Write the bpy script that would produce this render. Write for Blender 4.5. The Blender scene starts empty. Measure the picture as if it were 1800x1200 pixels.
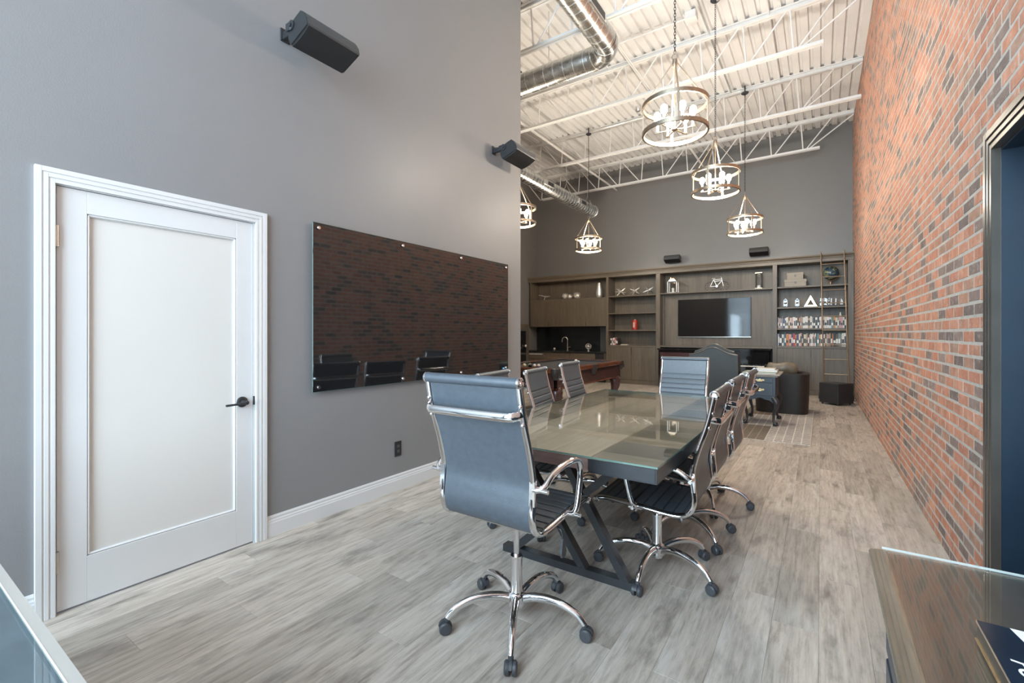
import bpy, bmesh, math, random
from mathutils import Vector, Matrix
R = math.radians
random.seed(7)
SC = bpy.context.scene
COL = SC.collection

# ------------------------------------------------------------------ camera
cam_d = bpy.data.cameras.new('camera')
cam = bpy.data.objects.new('camera', cam_d); COL.objects.link(cam)
cam.location = (0, 0, 1.33)
cam.rotation_euler = (R(90), 0, R(34.0))
cam_d.sensor_fit = 'HORIZONTAL'; cam_d.sensor_width = 36.0
cam_d.lens = 36.0 * 805 / 1800
cam_d.shift_y = -13 / 1800
cam_d.clip_start = 0.03
SC.camera = cam

# ------------------------------------------------------------------ world, daylight, exposure
world = bpy.data.worlds.new('sky'); SC.world = world; world.use_nodes = True
wb = world.node_tree.nodes['Background']
wb.inputs['Color'].default_value = (0.50, 0.70, 1.0, 1)
wb.inputs['Strength'].default_value = 1.6
SC.view_settings.view_transform = 'Standard'
SC.view_settings.look = 'None'
SC.view_settings.gamma = 1.0
SC.view_settings.use_curve_mapping = False
SC.view_settings.exposure = 0.0

def area_light(name, loc, rot, sx, sy, power, col):
    d = bpy.data.lights.new(name, 'AREA'); d.shape = 'RECTANGLE'
    d.size = sx; d.size_y = sy; d.energy = power; d.color = col
    o = bpy.data.objects.new(name, d); COL.objects.link(o)
    o.location = loc; o.rotation_euler = rot
    return o
# daylight entering through the shop-front window behind the camera
area_light('daylight', (-1.2, -3.35, 2.9), (R(90), 0, 0), 3.2, 4.6, 980, (0.67, 0.855, 1.0))

# ------------------------------------------------------------------ helpers
class MB:
    """collects shapes into one mesh"""
    def __init__(s): s.v = []; s.f = []; s.sm = []
    def add(s, vs, fs, smooth=False, M=None):
        o = len(s.v)
        for p in vs:
            p = Vector(p)
            if M is not None: p = M @ p
            s.v.append(tuple(p))
        for f in fs:
            s.f.append(tuple(i + o for i in f)); s.sm.append(smooth)
        return s
    def box(s, x0, x1, y0, y1, z0, z1, bev=0, M=None):
        if bev <= 0:
            v = [(x0,y0,z0),(x1,y0,z0),(x1,y1,z0),(x0,y1,z0),(x0,y0,z1),(x1,y0,z1),(x1,y1,z1),(x0,y1,z1)]
            f = [(0,3,2,1),(4,5,6,7),(0,1,5,4),(1,2,6,5),(2,3,7,6),(3,0,4,7)]
            return s.add(v, f, False, M)
        c = ((x0+x1)/2, (y0+y1)/2, (z0+z1)/2); h = ((x1-x0)/2, (y1-y0)/2, (z1-z0)/2)
        v = []; idx = {}
        for i in (-1,1):
            for j in (-1,1):
                for k in (-1,1):
                    sg = (i,j,k)
                    for a in range(3):
                        p = [c[q] + sg[q]*(h[q] if q == a else h[q]-bev) for q in range(3)]
                        idx[(sg,a)] = len(v); v.append(tuple(p))
        f = []
        def quad(a, b, cc, d):
            q = [a,b,cc,d]
            n = (Vector(v[b])-Vector(v[a])).cross(Vector(v[cc])-Vector(v[a]))
            m = sum((Vector(v[t]) for t in q), Vector())/4 - Vector(c)
            f.append(tuple(q) if n.dot(m) > 0 else tuple(reversed(q)))
        for a in range(3):
            b, d = (a+1)%3, (a+2)%3
            for sa in (-1,1):
                ps = []
                for sb, sd in ((-1,-1),(1,-1),(1,1),(-1,1)):
                    sg = [0,0,0]; sg[a]=sa; sg[b]=sb; sg[d]=sd
                    ps.append(idx[(tuple(sg),a)])
                quad(*ps)
            for sb in (-1,1):
                for sd in (-1,1):
                    s0=[0,0,0]; s1=[0,0,0]
                    s0[a]=-1; s1[a]=1; s0[b]=s1[b]=sb; s0[d]=s1[d]=sd
                    quad(idx[(tuple(s0),b)], idx[(tuple(s1),b)], idx[(tuple(s1),d)], idx[(tuple(s0),d)])
        for i in (-1,1):
            for j in (-1,1):
                for k in (-1,1):
                    t = [idx[((i,j,k),a)] for a in range(3)]
                    n = (Vector(v[t[1]])-Vector(v[t[0]])).cross(Vector(v[t[2]])-Vector(v[t[0]]))
                    f.append(tuple(t) if n.dot(Vector((i,j,k))) > 0 else tuple(reversed(t)))
        return s.add(v, f, False, M)
    def tube(s, path, ra, rb=None, n=8, ref=None, closed=False, caps=True, M=None, taper=None):
        rb = ra if rb is None else rb
        P = [Vector(p) for p in path]; N = len(P)
        vs = []; last = None
        for i, p in enumerate(P):
            if closed: t = P[(i+1)%N] - P[i-1]
            else: t = P[min(i+1,N-1)] - P[max(i-1,0)]
            t.normalize()
            if ref is not None: a = Vector(ref)
            elif last is not None: a = last
            else: a = Vector((0,0,1)) if abs(t.z) < 0.9 else Vector((1,0,0))
            a = a - t*a.dot(t)
            if a.length < 1e-6: a = Vector((1,0,0)) - t*t.x
            a.normalize(); last = a
            b = t.cross(a)
            k = taper[i] if taper else 1.0
            for q in range(n):
                an = 2*math.pi*q/n
                vs.append(p + a*(math.cos(an)*ra*k) + b*(math.sin(an)*rb*k))
        fs = []
        for i in range(N if closed else N-1):
            j = (i+1) % N
            for q in range(n):
                r = (q+1) % n
                fs.append((i*n+q, i*n+r, j*n+r, j*n+q))
        s.add(vs, fs, True, M)
        if caps and not closed:
            s.add(vs[:n], [tuple(reversed(range(n)))], False, M)
            s.add(vs[-n:], [tuple(range(n))], False, M)
        return s
    def rod(s, a, b, r, n=8, M=None): return s.tube([a, b], r, n=n, M=M)
    def bar(s, a, b, w, h, up=(0,0,1), M=None):
        """rectangular bar from a to b, w across, h along up"""
        a = Vector(a); b = Vector(b); t = (b-a).normalized(); u = Vector(up); u = (u - t*u.dot(t)).normalized(); c = t.cross(u)
        v = []
        for p in (a, b):
            for i, j in ((-1,-1),(1,-1),(1,1),(-1,1)): v.append(p + c*(i*w/2) + u*(j*h/2))
        return s.add(v, [(0,1,2,3)[::-1],(4,5,6,7),(0,1,5,4),(1,2,6,5),(2,3,7,6),(3,0,4,7)], False, M)
    def lathe(s, prof, n=20, c=(0,0,0), M=None, cap=True):
        vs = []; m = len(prof)
        for r, z in prof:
            for q in range(n):
                an = 2*math.pi*q/n
                vs.append((c[0]+r*math.cos(an), c[1]+r*math.sin(an), c[2]+z))
        fs = []
        for i in range(m-1):
            for q in range(n):
                r = (q+1) % n
                fs.append((i*n+q, i*n+r, (i+1)*n+r, (i+1)*n+q))
        s.add(vs, fs, True, M)
        if cap:
            if prof[0][0] > 1e-5: s.add(vs[:n], [tuple(reversed(range(n)))], False, M)
            if prof[-1][0] > 1e-5: s.add(vs[-n:], [tuple(range(n))], False, M)
        return s
    def sphere(s, c, r, n=14, m=9, sc=(1,1,1), M=None):
        prof = [(max(1e-6, math.sin(math.pi*i/m)), -math.cos(math.pi*i/m)) for i in range(m+1)]
        vs = []; fs = []
        for rr, z in prof:
            for q in range(n):
                an = 2*math.pi*q/n
                vs.append((c[0]+r*sc[0]*rr*math.cos(an), c[1]+r*sc[1]*rr*math.sin(an), c[2]+r*sc[2]*z))
        for i in range(m):
            for q in range(n):
                t = (q+1) % n
                fs.append((i*n+q, i*n+t, (i+1)*n+t, (i+1)*n+q))
        return s.add(vs, fs, True, M)
    def prism(s, poly, a, b, axis='y', smooth=False, M=None):
        """polygon (two coordinates, convex or mildly concave) extruded along an axis"""
        def pt(p, d):
            return {'x': (d, p[0], p[1]), 'y': (p[0], d, p[1]), 'z': (p[0], p[1], d)}[axis]
        n = len(poly)
        ar = sum(poly[i][0]*poly[(i+1)%n][1]-poly[(i+1)%n][0]*poly[i][1] for i in range(n))
        P = list(poly) if ar > 0 else list(reversed(poly))
        vs = [pt(p, a) for p in P] + [pt(p, b) for p in P]
        flip = (axis == 'y') != (b < a)
        sides = [(i, (i+1)%n, n+(i+1)%n, n+i) for i in range(n)]
        caps = [tuple(reversed(range(n))), tuple(range(n, 2*n))]
        if flip:
            sides = [tuple(reversed(q)) for q in sides]; caps = [tuple(reversed(q)) for q in caps]
        o = len(s.v)
        s.add(vs, sides, smooth, M)
        for q in caps:
            s.f.append(tuple(i+o for i in q)); s.sm.append(False)
        return s
    def mesh(s, name, attr=None, ang=38):
        me = bpy.data.meshes.new(name)
        me.from_pydata(s.v, [], s.f); me.update()
        me.polygons.foreach_set('use_smooth', s.sm)
        bm = bmesh.new(); bm.from_mesh(me)
        bmesh.ops.remove_doubles(bm, verts=bm.verts, dist=1e-6) if any(s.sm) else None
        bmesh.ops.recalc_face_normals(bm, faces=bm.faces); bm.to_mesh(me); bm.free()
        if any(s.sm): me.set_sharp_from_angle(angle=R(ang))
        return me
    def build(s, name, mat, parent=None, ang=38):
        me = s.mesh(name, ang=ang); me.materials.append(mat)
        o = bpy.data.objects.new(name, me); COL.objects.link(o)
        if parent is not None: o.parent = parent
        return o

def inst(name, me, parent=None, loc=(0,0,0), rz=0):
    o = bpy.data.objects.new(name, me); COL.objects.link(o)
    o.location = loc; o.rotation_euler = (0,0,rz)
    if parent is not None: o.parent = parent
    return o
def tag(o, label, cat, group=None, kind=None):
    o['label'] = label; o['category'] = cat
    if group: o['group'] = group
    if kind: o['kind'] = kind
    return o
def struct(o, label=None, cat=None):
    o['kind'] = 'structure'
    if label: o['label'] = label; o['category'] = cat
    return o
def thing(name, label, cat, loc=(0,0,0), rz=0, group=None):
    o = bpy.data.objects.new(name, None); COL.objects.link(o)
    o.empty_display_size = 0.1
    o.location = loc; o.rotation_euler = (0,0,rz)
    return tag(o, label, cat, group)
def dup(root, label, loc, rz):
    r = root.copy(); COL.objects.link(r); r.location = loc; r.rotation_euler = (0,0,rz); r['label'] = label
    for ch in list(root.children):
        c = ch.copy(); COL.objects.link(c); c.parent = r
        for g in list(ch.children):
            d = g.copy(); COL.objects.link(d); d.parent = c
    return r
def spline(pts, n=6, closed=False):
    P = [Vector(p) for p in pts]; N = len(P); out = []
    for i in range(N if closed else N-1):
        if closed: p0,p1,p2,p3 = P[i-1],P[i],P[(i+1)%N],P[(i+2)%N]
        else: p0,p1,p2,p3 = P[max(i-1,0)],P[i],P[i+1],P[min(i+2,N-1)]
        for k in range(n):
            t = k/n
            out.append(0.5*((2*p1)+(p2-p0)*t+(2*p0-5*p1+4*p2-p3)*t*t+(3*p1-p0-3*p2+p3)*t**3))
    if not closed: out.append(P[-1])
    return out
def ring(c, r, n=40, axis='z'):
    o = []
    for i in range(n):
        a = 2*math.pi*i/n
        u, w = r*math.cos(a), r*math.sin(a)
        o.append({'z':(c[0]+u,c[1]+w,c[2]),'y':(c[0]+u,c[1],c[2]+w),'x':(c[0],c[1]+u,c[2]+w)}[axis])
    return o

# ------------------------------------------------------------------ materials (all node based)
def _new(name):
    m = bpy.data.materials.new(name); m.use_nodes = True
    nt = m.node_tree; return m, nt, nt.nodes['Principled BSDF']
def _noise(nt, vec, scale, detail=4, rough=0.55):
    n = nt.nodes.new('ShaderNodeTexNoise'); n.inputs['Scale'].default_value = scale
    n.inputs['Detail'].default_value = detail; n.inputs['Roughness'].default_value = rough
    if vec is not None: nt.links.new(vec, n.inputs['Vector'])
    return n
def _ramp(nt, fac, stops, interp='LINEAR'):
    r = nt.nodes.new('ShaderNodeValToRGB'); r.color_ramp.interpolation = interp
    el = r.color_ramp.elements
    while len(el) < len(stops): el.new(0.5)
    for e, (p, c) in zip(el, stops):
        e.position = p; e.color = (c[0], c[1], c[2], 1)
    nt.links.new(fac, r.inputs['Fac']); return r
def _mix(nt, fac, a, b, mode='MIX'):
    n = nt.nodes.new('ShaderNodeMix'); n.data_type = 'RGBA'; n.blend_type = mode
    for sock, val in ((n.inputs['Factor'], fac), (n.inputs[6], a), (n.inputs[7], b)):
        if isinstance(val, (int, float)): sock.default_value = val
        elif isinstance(val, tuple): sock.default_value = (val[0], val[1], val[2], 1)
        else: nt.links.new(val, sock)
    return n.outputs[2]
def _pos(nt, scale=(1,1,1), obj=False):
    if obj:
        t = nt.nodes.new('ShaderNodeTexCoord'); out = t.outputs['Object']
    else:
        g = nt.nodes.new('ShaderNodeNewGeometry'); out = g.outputs['Position']
    if scale == (1,1,1): return out
    m = nt.nodes.new('ShaderNodeVectorMath'); m.operation = 'MULTIPLY'
    m.inputs[1].default_value = scale; nt.links.new(out, m.inputs[0]); return m.outputs[0]
def _bump(nt, bsdf, h, dist, strength=1.0):
    b = nt.nodes.new('ShaderNodeBump'); b.inputs['Distance'].default_value = dist
    b.inputs['Strength'].default_value = strength
    nt.links.new(h, b.inputs['Height']); nt.links.new(b.outputs[0], bsdf.inputs['Normal'])
def pm(name, col, rough=0.5, metal=0.0, var=0.08, scale=12, stretch=(1,1,1), bump=0, bscale=None, coat=0, spec=0.5, obj=True, rvar=0.0):
    m, nt, b = _new(name)
    vec = _pos(nt, stretch, obj)
    n = _noise(nt, vec, scale)
    lo = tuple(c*(1-var) for c in col); hi = tuple(min(1, c*(1+var)) for c in col)
    r = _ramp(nt, n.outputs['Fac'], [(0.3, lo), (0.7, hi)])
    nt.links.new(r.outputs[0], b.inputs['Base Color'])
    b.inputs['Roughness'].default_value = rough; b.inputs['Metallic'].default_value = metal
    b.inputs['Specular IOR Level'].default_value = spec
    if coat: b.inputs['Coat Weight'].default_value = coat; b.inputs['Coat Roughness'].default_value = 0.06
    if rvar:
        mr = nt.nodes.new('ShaderNodeMapRange'); mr.inputs['To Min'].default_value = max(0.02, rough-rvar); mr.inputs['To Max'].default_value = rough+rvar
        nt.links.new(n.outputs['Fac'], mr.inputs['Value']); nt.links.new(mr.outputs[0], b.inputs['Roughness'])
    if bump:
        n2 = _noise(nt, vec, bscale or scale*8, 3)
        _bump(nt, b, n2.outputs['Fac'], bump)
    return m
def glass(name, tint=(0.93, 0.98, 0.95), ior=1.5, rough=0.0):
    m, nt, b = _new(name)
    nt.nodes.remove(b); out = nt.nodes['Material Output']
    tr = nt.nodes.new('ShaderNodeBsdfTransparent'); gl = nt.nodes.new('ShaderNodeBsdfGlossy')
    n = _noise(nt, _pos(nt), 3.0)
    r = _ramp(nt, n.outputs['Fac'], [(0.3, tuple(c*0.985 for c in tint)), (0.7, tint)])
    nt.links.new(r.outputs[0], tr.inputs['Color'])
    gl.inputs['Roughness'].default_value = rough; gl.inputs['Color'].default_value = (1,1,1,1)
    g = nt.nodes.new('ShaderNodeNewGeometry')
    dp = nt.nodes.new('ShaderNodeVectorMath'); dp.operation = 'DOT_PRODUCT'
    nt.links.new(g.outputs['Normal'], dp.inputs[0]); nt.links.new(g.outputs['Incoming'], dp.inputs[1])
    def mth(op, a, bb=None):
        q = nt.nodes.new('ShaderNodeMath'); q.operation = op
        for i, val in enumerate((a, bb)):
            if val is None: continue
            if isinstance(val, (int, float)): q.inputs[i].default_value = val
            else: nt.links.new(val, q.inputs[i])
        return q.outputs[0]
    f0 = ((ior-1)/(ior+1))**2
    ab = mth('ABSOLUTE', dp.outputs['Value'])
    fz = mth('ADD', mth('MULTIPLY', mth('POWER', mth('SUBTRACT', 1.0, ab), 5.0), 1-f0), f0)
    mx = nt.nodes.new('ShaderNodeMixShader')
    nt.links.new(fz, mx.inputs[0]); nt.links.new(tr.outputs[0], mx.inputs[1]); nt.links.new(gl.outputs[0], mx.inputs[2])
    nt.links.new(mx.outputs[0], out.inputs['Surface'])
    return m
def emit(name, col, strength):
    m, nt, b = _new(name)
    n = _noise(nt, _pos(nt, obj=True), 6.0)
    r = _ramp(nt, n.outputs['Fac'], [(0.3, tuple(c*0.95 for c in col)), (0.7, col)])
    nt.links.new(r.outputs[0], b.inputs['Emission Color']); b.inputs['Emission Strength'].default_value = strength
    b.inputs['Base Color'].default_value = (1,1,1,1)
    return m

def mat_brick():
    m, nt, b = _new('brick_clay')
    at = nt.nodes.new('ShaderNodeAttribute'); at.attribute_name = 'tone'
    r = _ramp(nt, at.outputs['Fac'], [
        (0.00, (0.549,0.254,0.170)), (0.12, (0.608,0.289,0.191)), (0.26, (0.519,0.227,0.154)), (0.38, (0.637,0.329,0.224)),
        (0.50, (0.559,0.276,0.191)), (0.60, (0.490,0.280,0.199)), (0.68, (0.392,0.267,0.212)), (0.76, (0.255,0.191,0.170)), (0.86, (0.323,0.245,0.216)), (1.0, (0.196,0.153,0.141))])
    p = _pos(nt)
    n1 = _noise(nt, p, 9.0, 5, 0.65)
    r1 = _ramp(nt, n1.outputs['Fac'], [(0.28, (0.72,0.72,0.72)), (0.68, (1.15,1.12,1.1))])
    c = _mix(nt, 1.0, r.outputs[0], r1.outputs[0], 'MULTIPLY')
    n2 = _noise(nt, p, 26.0, 6, 0.7)
    r2 = _ramp(nt, n2.outputs['Fac'], [(0.54, (0,0,0)), (0.72, (0.60,0.60,0.60))])
    c = _mix(nt, r2.outputs[0], c, (0.60,0.555,0.515))
    nt.links.new(c, b.inputs['Base Color'])
    b.inputs['Roughness'].default_value = 0.82; b.inputs['Specular IOR Level'].default_value = 0.25
    n3 = _noise(nt, p, 70.0, 4, 0.6)
    _bump(nt, b, n3.outputs['Fac'], 0.004, 0.7)
    return m
def mat_mortar():
    m, nt, b = _new('mortar')
    p = _pos(nt)
    n = _noise(nt, p, 14, 6, 0.7)
    r = _ramp(nt, n.outputs['Fac'], [(0.3, (0.44,0.415,0.38)), (0.7, (0.60,0.57,0.53))])
    nt.links.new(r.outputs[0], b.inputs['Base Color']); b.inputs['Roughness'].default_value = 0.9
    n3 = _noise(nt, p, 120.0, 3)
    _bump(nt, b, n3.outputs['Fac'], 0.004, 0.8)
    return m
def mat_plank():
    m, nt, b = _new('weathered_plank')
    at = nt.nodes.new('ShaderNodeAttribute'); at.attribute_name = 'tone'
    oi = nt.nodes.new('ShaderNodeObjectInfo')
    ad = nt.nodes.new('ShaderNodeMath'); ad.operation = 'ADD'
    nt.links.new(at.outputs['Fac'], ad.inputs[0]); nt.links.new(oi.outputs['Random'], ad.inputs[1])
    mu = nt.nodes.new('ShaderNodeMath'); mu.operation = 'MULTIPLY'; mu.inputs[1].default_value = 37.0
    nt.links.new(ad.outputs[0], mu.inputs[0])
    def vec(sx, sy):
        p = _pos(nt, (sx, sy, 0))
        cb = nt.nodes.new('ShaderNodeCombineXYZ'); nt.links.new(mu.outputs[0], cb.inputs['Z'])
        a = nt.nodes.new('ShaderNodeVectorMath'); a.operation = 'ADD'
        nt.links.new(p, a.inputs[0]); nt.links.new(cb.outputs[0], a.inputs[1]); return a.outputs[0]
    grain = _noise(nt, vec(60, 3.0), 1.0, 6, 0.65)
    blot = _noise(nt, vec(9.0, 2.6), 1.0, 6, 0.60)
    base = _ramp(nt, grain.outputs['Fac'], [(0.25, (0.33,0.30,0.265)), (0.5, (0.47,0.43,0.385)), (0.75, (0.57,0.53,0.485))])
    tone = _ramp(nt, at.outputs['Fac'], [(0, (0.86,0.83,0.79)), (1, (1.15,1.105,1.065))])
    c = _mix(nt, 1.0, base.outputs[0], tone.outputs[0], 'MULTIPLY')
    dk = _ramp(nt, blot.outputs['Fac'], [(0.535, (0,0,0)), (0.69, (0.74,0.74,0.74))])
    c = _mix(nt, dk.outputs[0], c, (0.18,0.155,0.135))
    lt = _noise(nt, vec(5.0, 1.1), 1.3, 4, 0.55)
    l2 = _ramp(nt, lt.outputs['Fac'], [(0.52, (0,0,0)), (0.72, (0.5,0.5,0.5))])
    c = _mix(nt, l2.outputs[0], c, (0.62,0.59,0.545))
    fs = _noise(nt, vec(40, 5), 1.0, 7, 0.7)
    f2 = _ramp(nt, fs.outputs['Fac'], [(0.34, (0.74,0.72,0.70)), (0.50, (1,1,1)), (0.70, (1.10,1.09,1.08))])
    c = _mix(nt, 1.0, c, f2.outputs[0], 'MULTIPLY')
    nt.links.new(c, b.inputs['Base Color'])
    b.inputs['Roughness'].default_value = 0.42; b.inputs['Specular IOR Level'].default_value = 0.4
    _bump(nt, b, grain.outputs['Fac'], 0.0012, 0.5)
    return m
def mat_wood(name, dark, light, stretch, rough=0.45, bump=0.0006):
    m, nt, b = _new(name)
    n = _noise(nt, _pos(nt, stretch), 1.0, 6, 0.6)
    n2 = _noise(nt, _pos(nt, tuple(k*0.22 for k in stretch)), 1.0, 3)
    r = _ramp(nt, n.outputs['Fac'], [(0.28, dark), (0.72, light)])
    r2 = _ramp(nt, n2.outputs['Fac'], [(0.3, (0.82,0.82,0.82)), (0.7, (1.1,1.1,1.1))])
    c = _mix(nt, 1.0, r.outputs[0], r2.outputs[0], 'MULTIPLY')
    nt.links.new(c, b.inputs['Base Color']); b.inputs['Roughness'].default_value = rough
    _bump(nt, b, n.outputs['Fac'], bump, 0.6)
    return m
def mat_rug():
    m, nt, b = _new('woven_rug')
    p = _pos(nt)
    sh = nt.nodes.new('ShaderNodeVectorMath'); sh.operation = 'ADD'; sh.inputs[1].default_value = (0.10, -6.49, 0); nt.links.new(p, sh.inputs[0])
    sn = nt.nodes.new('ShaderNodeVectorMath'); sn.operation = 'DIVIDE'; sn.inputs[1].default_value = (0.487, 1.03, 1); nt.links.new(sh.outputs[0], sn.inputs[0])
    fl = nt.nodes.new('ShaderNodeVectorMath'); fl.operation = 'FLOOR'; nt.links.new(sn.outputs[0], fl.inputs[0])
    def stripe(axis):
        ml = nt.nodes.new('ShaderNodeVectorMath'); ml.operation = 'MULTIPLY_ADD'
        ml.inputs[1].default_value = axis; ml.inputs[2].default_value = (0.5, 0.5, 0.5); nt.links.new(fl.outputs[0], ml.inputs[0])
        ck = nt.nodes.new('ShaderNodeTexChecker'); ck.inputs['Scale'].default_value = 1.0
        ck.inputs['Color1'].default_value = (0,0,0,1); ck.inputs['Color2'].default_value = (1,1,1,1)
        nt.links.new(ml.outputs[0], ck.inputs['Vector']); return ck.outputs['Color']
    both = _mix(nt, 1.0, stripe((1,0,0)), stripe((0,1,0)), 'MULTIPLY')
    tone = _mix(nt, both, (0.40,0.375,0.345), (0.17,0.145,0.118))
    br = nt.nodes.new('ShaderNodeTexBrick'); br.offset = 0.0; br.squash = 1.0
    br.inputs['Scale'].default_value = 1.0; br.inputs['Brick Width'].default_value = 0.0974; br.inputs['Row Height'].default_value = 0.103
    br.inputs['Mortar Size'].default_value = 0.007; br.inputs['Mortar Smooth'].default_value = 0.4
    br.inputs['Color1'].default_value = (1,1,1,1); br.inputs['Color2'].default_value = (0.9,0.9,0.9,1); br.inputs['Mortar'].default_value = (1.7,1.7,1.7,1)
    nt.links.new(sh.outputs[0], br.inputs['Vector'])
    c = _mix(nt, 1.0, tone, br.outputs['Color'], 'MULTIPLY')
    n = _noise(nt, _pos(nt, (40, 40, 40)), 1.0, 5, 0.7)
    r = _ramp(nt, n.outputs['Fac'], [(0.3, (0.7,0.7,0.7)), (0.7, (1.2,1.2,1.2))])
    c = _mix(nt, 1.0, c, r.outputs[0], 'MULTIPLY')
    nt.links.new(c, b.inputs['Base Color']); b.inputs['Roughness'].default_value = 0.95; b.inputs['Specular IOR Level'].default_value = 0.1
    _bump(nt, b, n.outputs['Fac'], 0.004, 0.8)
    return m

M = {}
M['wall'] = pm('grey_wall_paint', (0.25,0.246,0.248), 0.42, var=0.025, scale=1.5, bump=0.0004, bscale=140, obj=False)
M['wall2'] = pm('grey_wall_darker', (0.185,0.180,0.174), 0.42, var=0.025, scale=1.5, bump=0.0004, bscale=140, obj=False)  # darker version of the wall grey, used on the back and far left walls
M['white'] = pm('white_trim_paint', (0.70,0.695,0.69), 0.35, var=0.015, scale=3)
M['frost'] = pm('frosted_white_pane', (0.71,0.685,0.65), 0.22, var=0.015, scale=2)
M['brick'] = mat_brick(); M['mortar'] = mat_mortar(); M['plank'] = mat_plank()
M['sub'] = pm('subfloor', (0.07,0.062,0.055), 0.9, var=0.1)
M['deck'] = pm('white_deck_paint', (0.76,0.75,0.735), 0.55, var=0.05, scale=2.5, obj=False)
M['joist'] = pm('white_joist_paint', (0.81,0.80,0.78), 0.5, var=0.03, scale=6)
M['galv'] = pm('galvanised_steel', (0.62,0.62,0.60), 0.27, 1.0, var=0.16, scale=9, rvar=0.08)
M['galvs'] = pm('galvanised_seam', (0.80,0.80,0.78), 0.35, 1.0, var=0.06, scale=9)
M['chrome'] = pm('chrome', (0.83,0.83,0.84), 0.07, 1.0, var=0.03, scale=14, rvar=0.02)
M['leather'] = pm('black_leather', (0.058,0.073,0.090), 0.40, var=0.12, scale=40, bump=0.0006, bscale=320, spec=1.0)
M['rubber'] = pm('grey_caster_plastic', (0.055,0.058,0.065), 0.45, var=0.12, scale=40)
M['black'] = pm('black_plastic', (0.022,0.023,0.025), 0.42, var=0.15, scale=30)
M['grille'] = pm('speaker_grille', (0.016,0.0165,0.018), 0.55, var=0.3, scale=300, bump=0.001, bscale=900)
M['spk'] = pm('speaker_shell', (0.055,0.057,0.06), 0.4, var=0.1, scale=40)
M['steel_dark'] = pm('dark_powder_steel', (0.028,0.030,0.034), 0.33, var=0.12, scale=30, spec=0.6)
M['bronze'] = pm('brushed_bronze', (0.46,0.385,0.30), 0.40, 1.0, var=0.12, scale=30)
M['bulb'] = emit('warm_bulb', (1.0, 0.80, 0.52), 42)
M['candle'] = pm('ivory_sleeve', (0.80,0.76,0.68), 0.5, var=0.03)
M['glass'] = glass('clear_table_glass', (0.974,0.984,0.972))
M['gedge'] = pm('glass_edge_green', (0.13,0.21,0.18), 0.12, var=0.08, scale=8)
M['gclear'] = glass('clear_ornament_glass', (0.97,0.98,0.98), 1.45)
M['boardglass'] = pm('black_back_painted_glass', (0.012,0.012,0.013), 0.035, var=0.1, scale=3, spec=0.85)
M['cab'] = mat_wood('dark_stained_oak', (0.1075, 0.0848, 0.0599), (0.1680, 0.1357, 0.0978), (34,34,2.2), 0.42)
M['cabin'] = mat_wood('dark_oak_back_panel', (0.1210, 0.0954, 0.0684), (0.1848, 0.1505, 0.1092), (30,30,2.0), 0.45)
M['cabx'] = mat_wood('dark_oak_lengthwise', (0.1142, 0.0901, 0.0636), (0.1770, 0.1431, 0.1035), (2.0,34,34), 0.42)
M['mahog'] = mat_wood('mahogany_gloss', (0.085,0.026,0.014), (0.16,0.055,0.028), (14,2,22), 0.22)
M['mahogd'] = mat_wood('mahogany_dark', (0.0400, 0.0170, 0.0162), (0.0760, 0.0340, 0.0304), (14,2,22), 0.25)
M['felt'] = pm('charcoal_felt', (0.055,0.055,0.058), 0.95, var=0.12, scale=90, spec=0.1)
M['bleather'] = pm('pocket_leather', (0.025,0.02,0.018), 0.45, var=0.2, scale=50)
M['tabwood'] = mat_wood('table_plank_wood', (0.4, 0.33, 0.25), (0.62, 0.53, 0.41), (26,2.0,26), 0.4)
M['tabdark'] = mat_wood('table_side_wood', (0.028,0.030,0.026), (0.085,0.085,0.072), (3.0,18,26), 0.4)
M['tabmid'] = mat_wood('table_side_wood_pale', (0.13,0.115,0.085), (0.27,0.24,0.18), (3.0,18,26), 0.4)
M['tabend'] = mat_wood('table_end_grain', (0.17,0.105,0.09), (0.28,0.185,0.165), (8,8,40), 0.5)
M['rug'] = mat_rug()
M['brown'] = pm('dark_brown_leather', (0.015,0.011,0.0095), 0.48, var=0.2, scale=14, bump=0.001, bscale=240)
M['olive'] = pm('worn_brown_leather', (0.16,0.13,0.092), 0.38, var=0.25, scale=9, bump=0.001, bscale=200)
M['wing'] = pm('dark_grey_leather', (0.026,0.028,0.028), 0.46, var=0.15, scale=12, bump=0.001, bscale=240)
M['wingp'] = pm('leather_piping', (0.10,0.09,0.075), 0.35, var=0.15, scale=20)
M['blue'] = pm('blue_grey_paint', (0.040,0.055,0.074), 0.38, var=0.1, scale=8)
M['bluetop'] = pm('greyed_table_top', (0.30,0.28,0.24), 0.35, var=0.12, scale=6)
M['brass'] = pm('brass', (0.78,0.62,0.35), 0.25, 1.0, var=0.08)
M['nickel'] = pm('brushed_nickel', (0.66,0.62,0.55), 0.28, 1.0, var=0.06)
M['silver'] = pm('hammered_silver', (0.86,0.83,0.78), 0.34, 0.75, var=0.12, scale=60, bump=0.003, bscale=90)
M['piano'] = pm('black_piano_lacquer', (0.010,0.010,0.011), 0.05, var=0.15, scale=4, spec=0.8)
M['ivory'] = pm('ivory_keys', (0.78,0.75,0.68), 0.3, var=0.03)
M['screen'] = pm('tv_screen_glass', (0.006,0.0065,0.008), 0.06, var=0.1, scale=3, spec=1.0)
M['tvframe'] = pm('tv_bezel', (0.012,0.012,0.013), 0.3, var=0.1)
M['splash'] = pm('black_gloss_backsplash', (0.014,0.017,0.018), 0.12, var=0.15, scale=3)
M['counter'] = pm('black_stone_counter', (0.022,0.024,0.025), 0.12, var=0.4, scale=60)
M['splashside'] = pm('grey_side_panel', (0.105,0.103,0.094), 0.4, var=0.06)
M['navy'] = pm('charcoal_door_paint', (0.014,0.028,0.046), 0.35, var=0.1, scale=5, spec=0.45)
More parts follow.
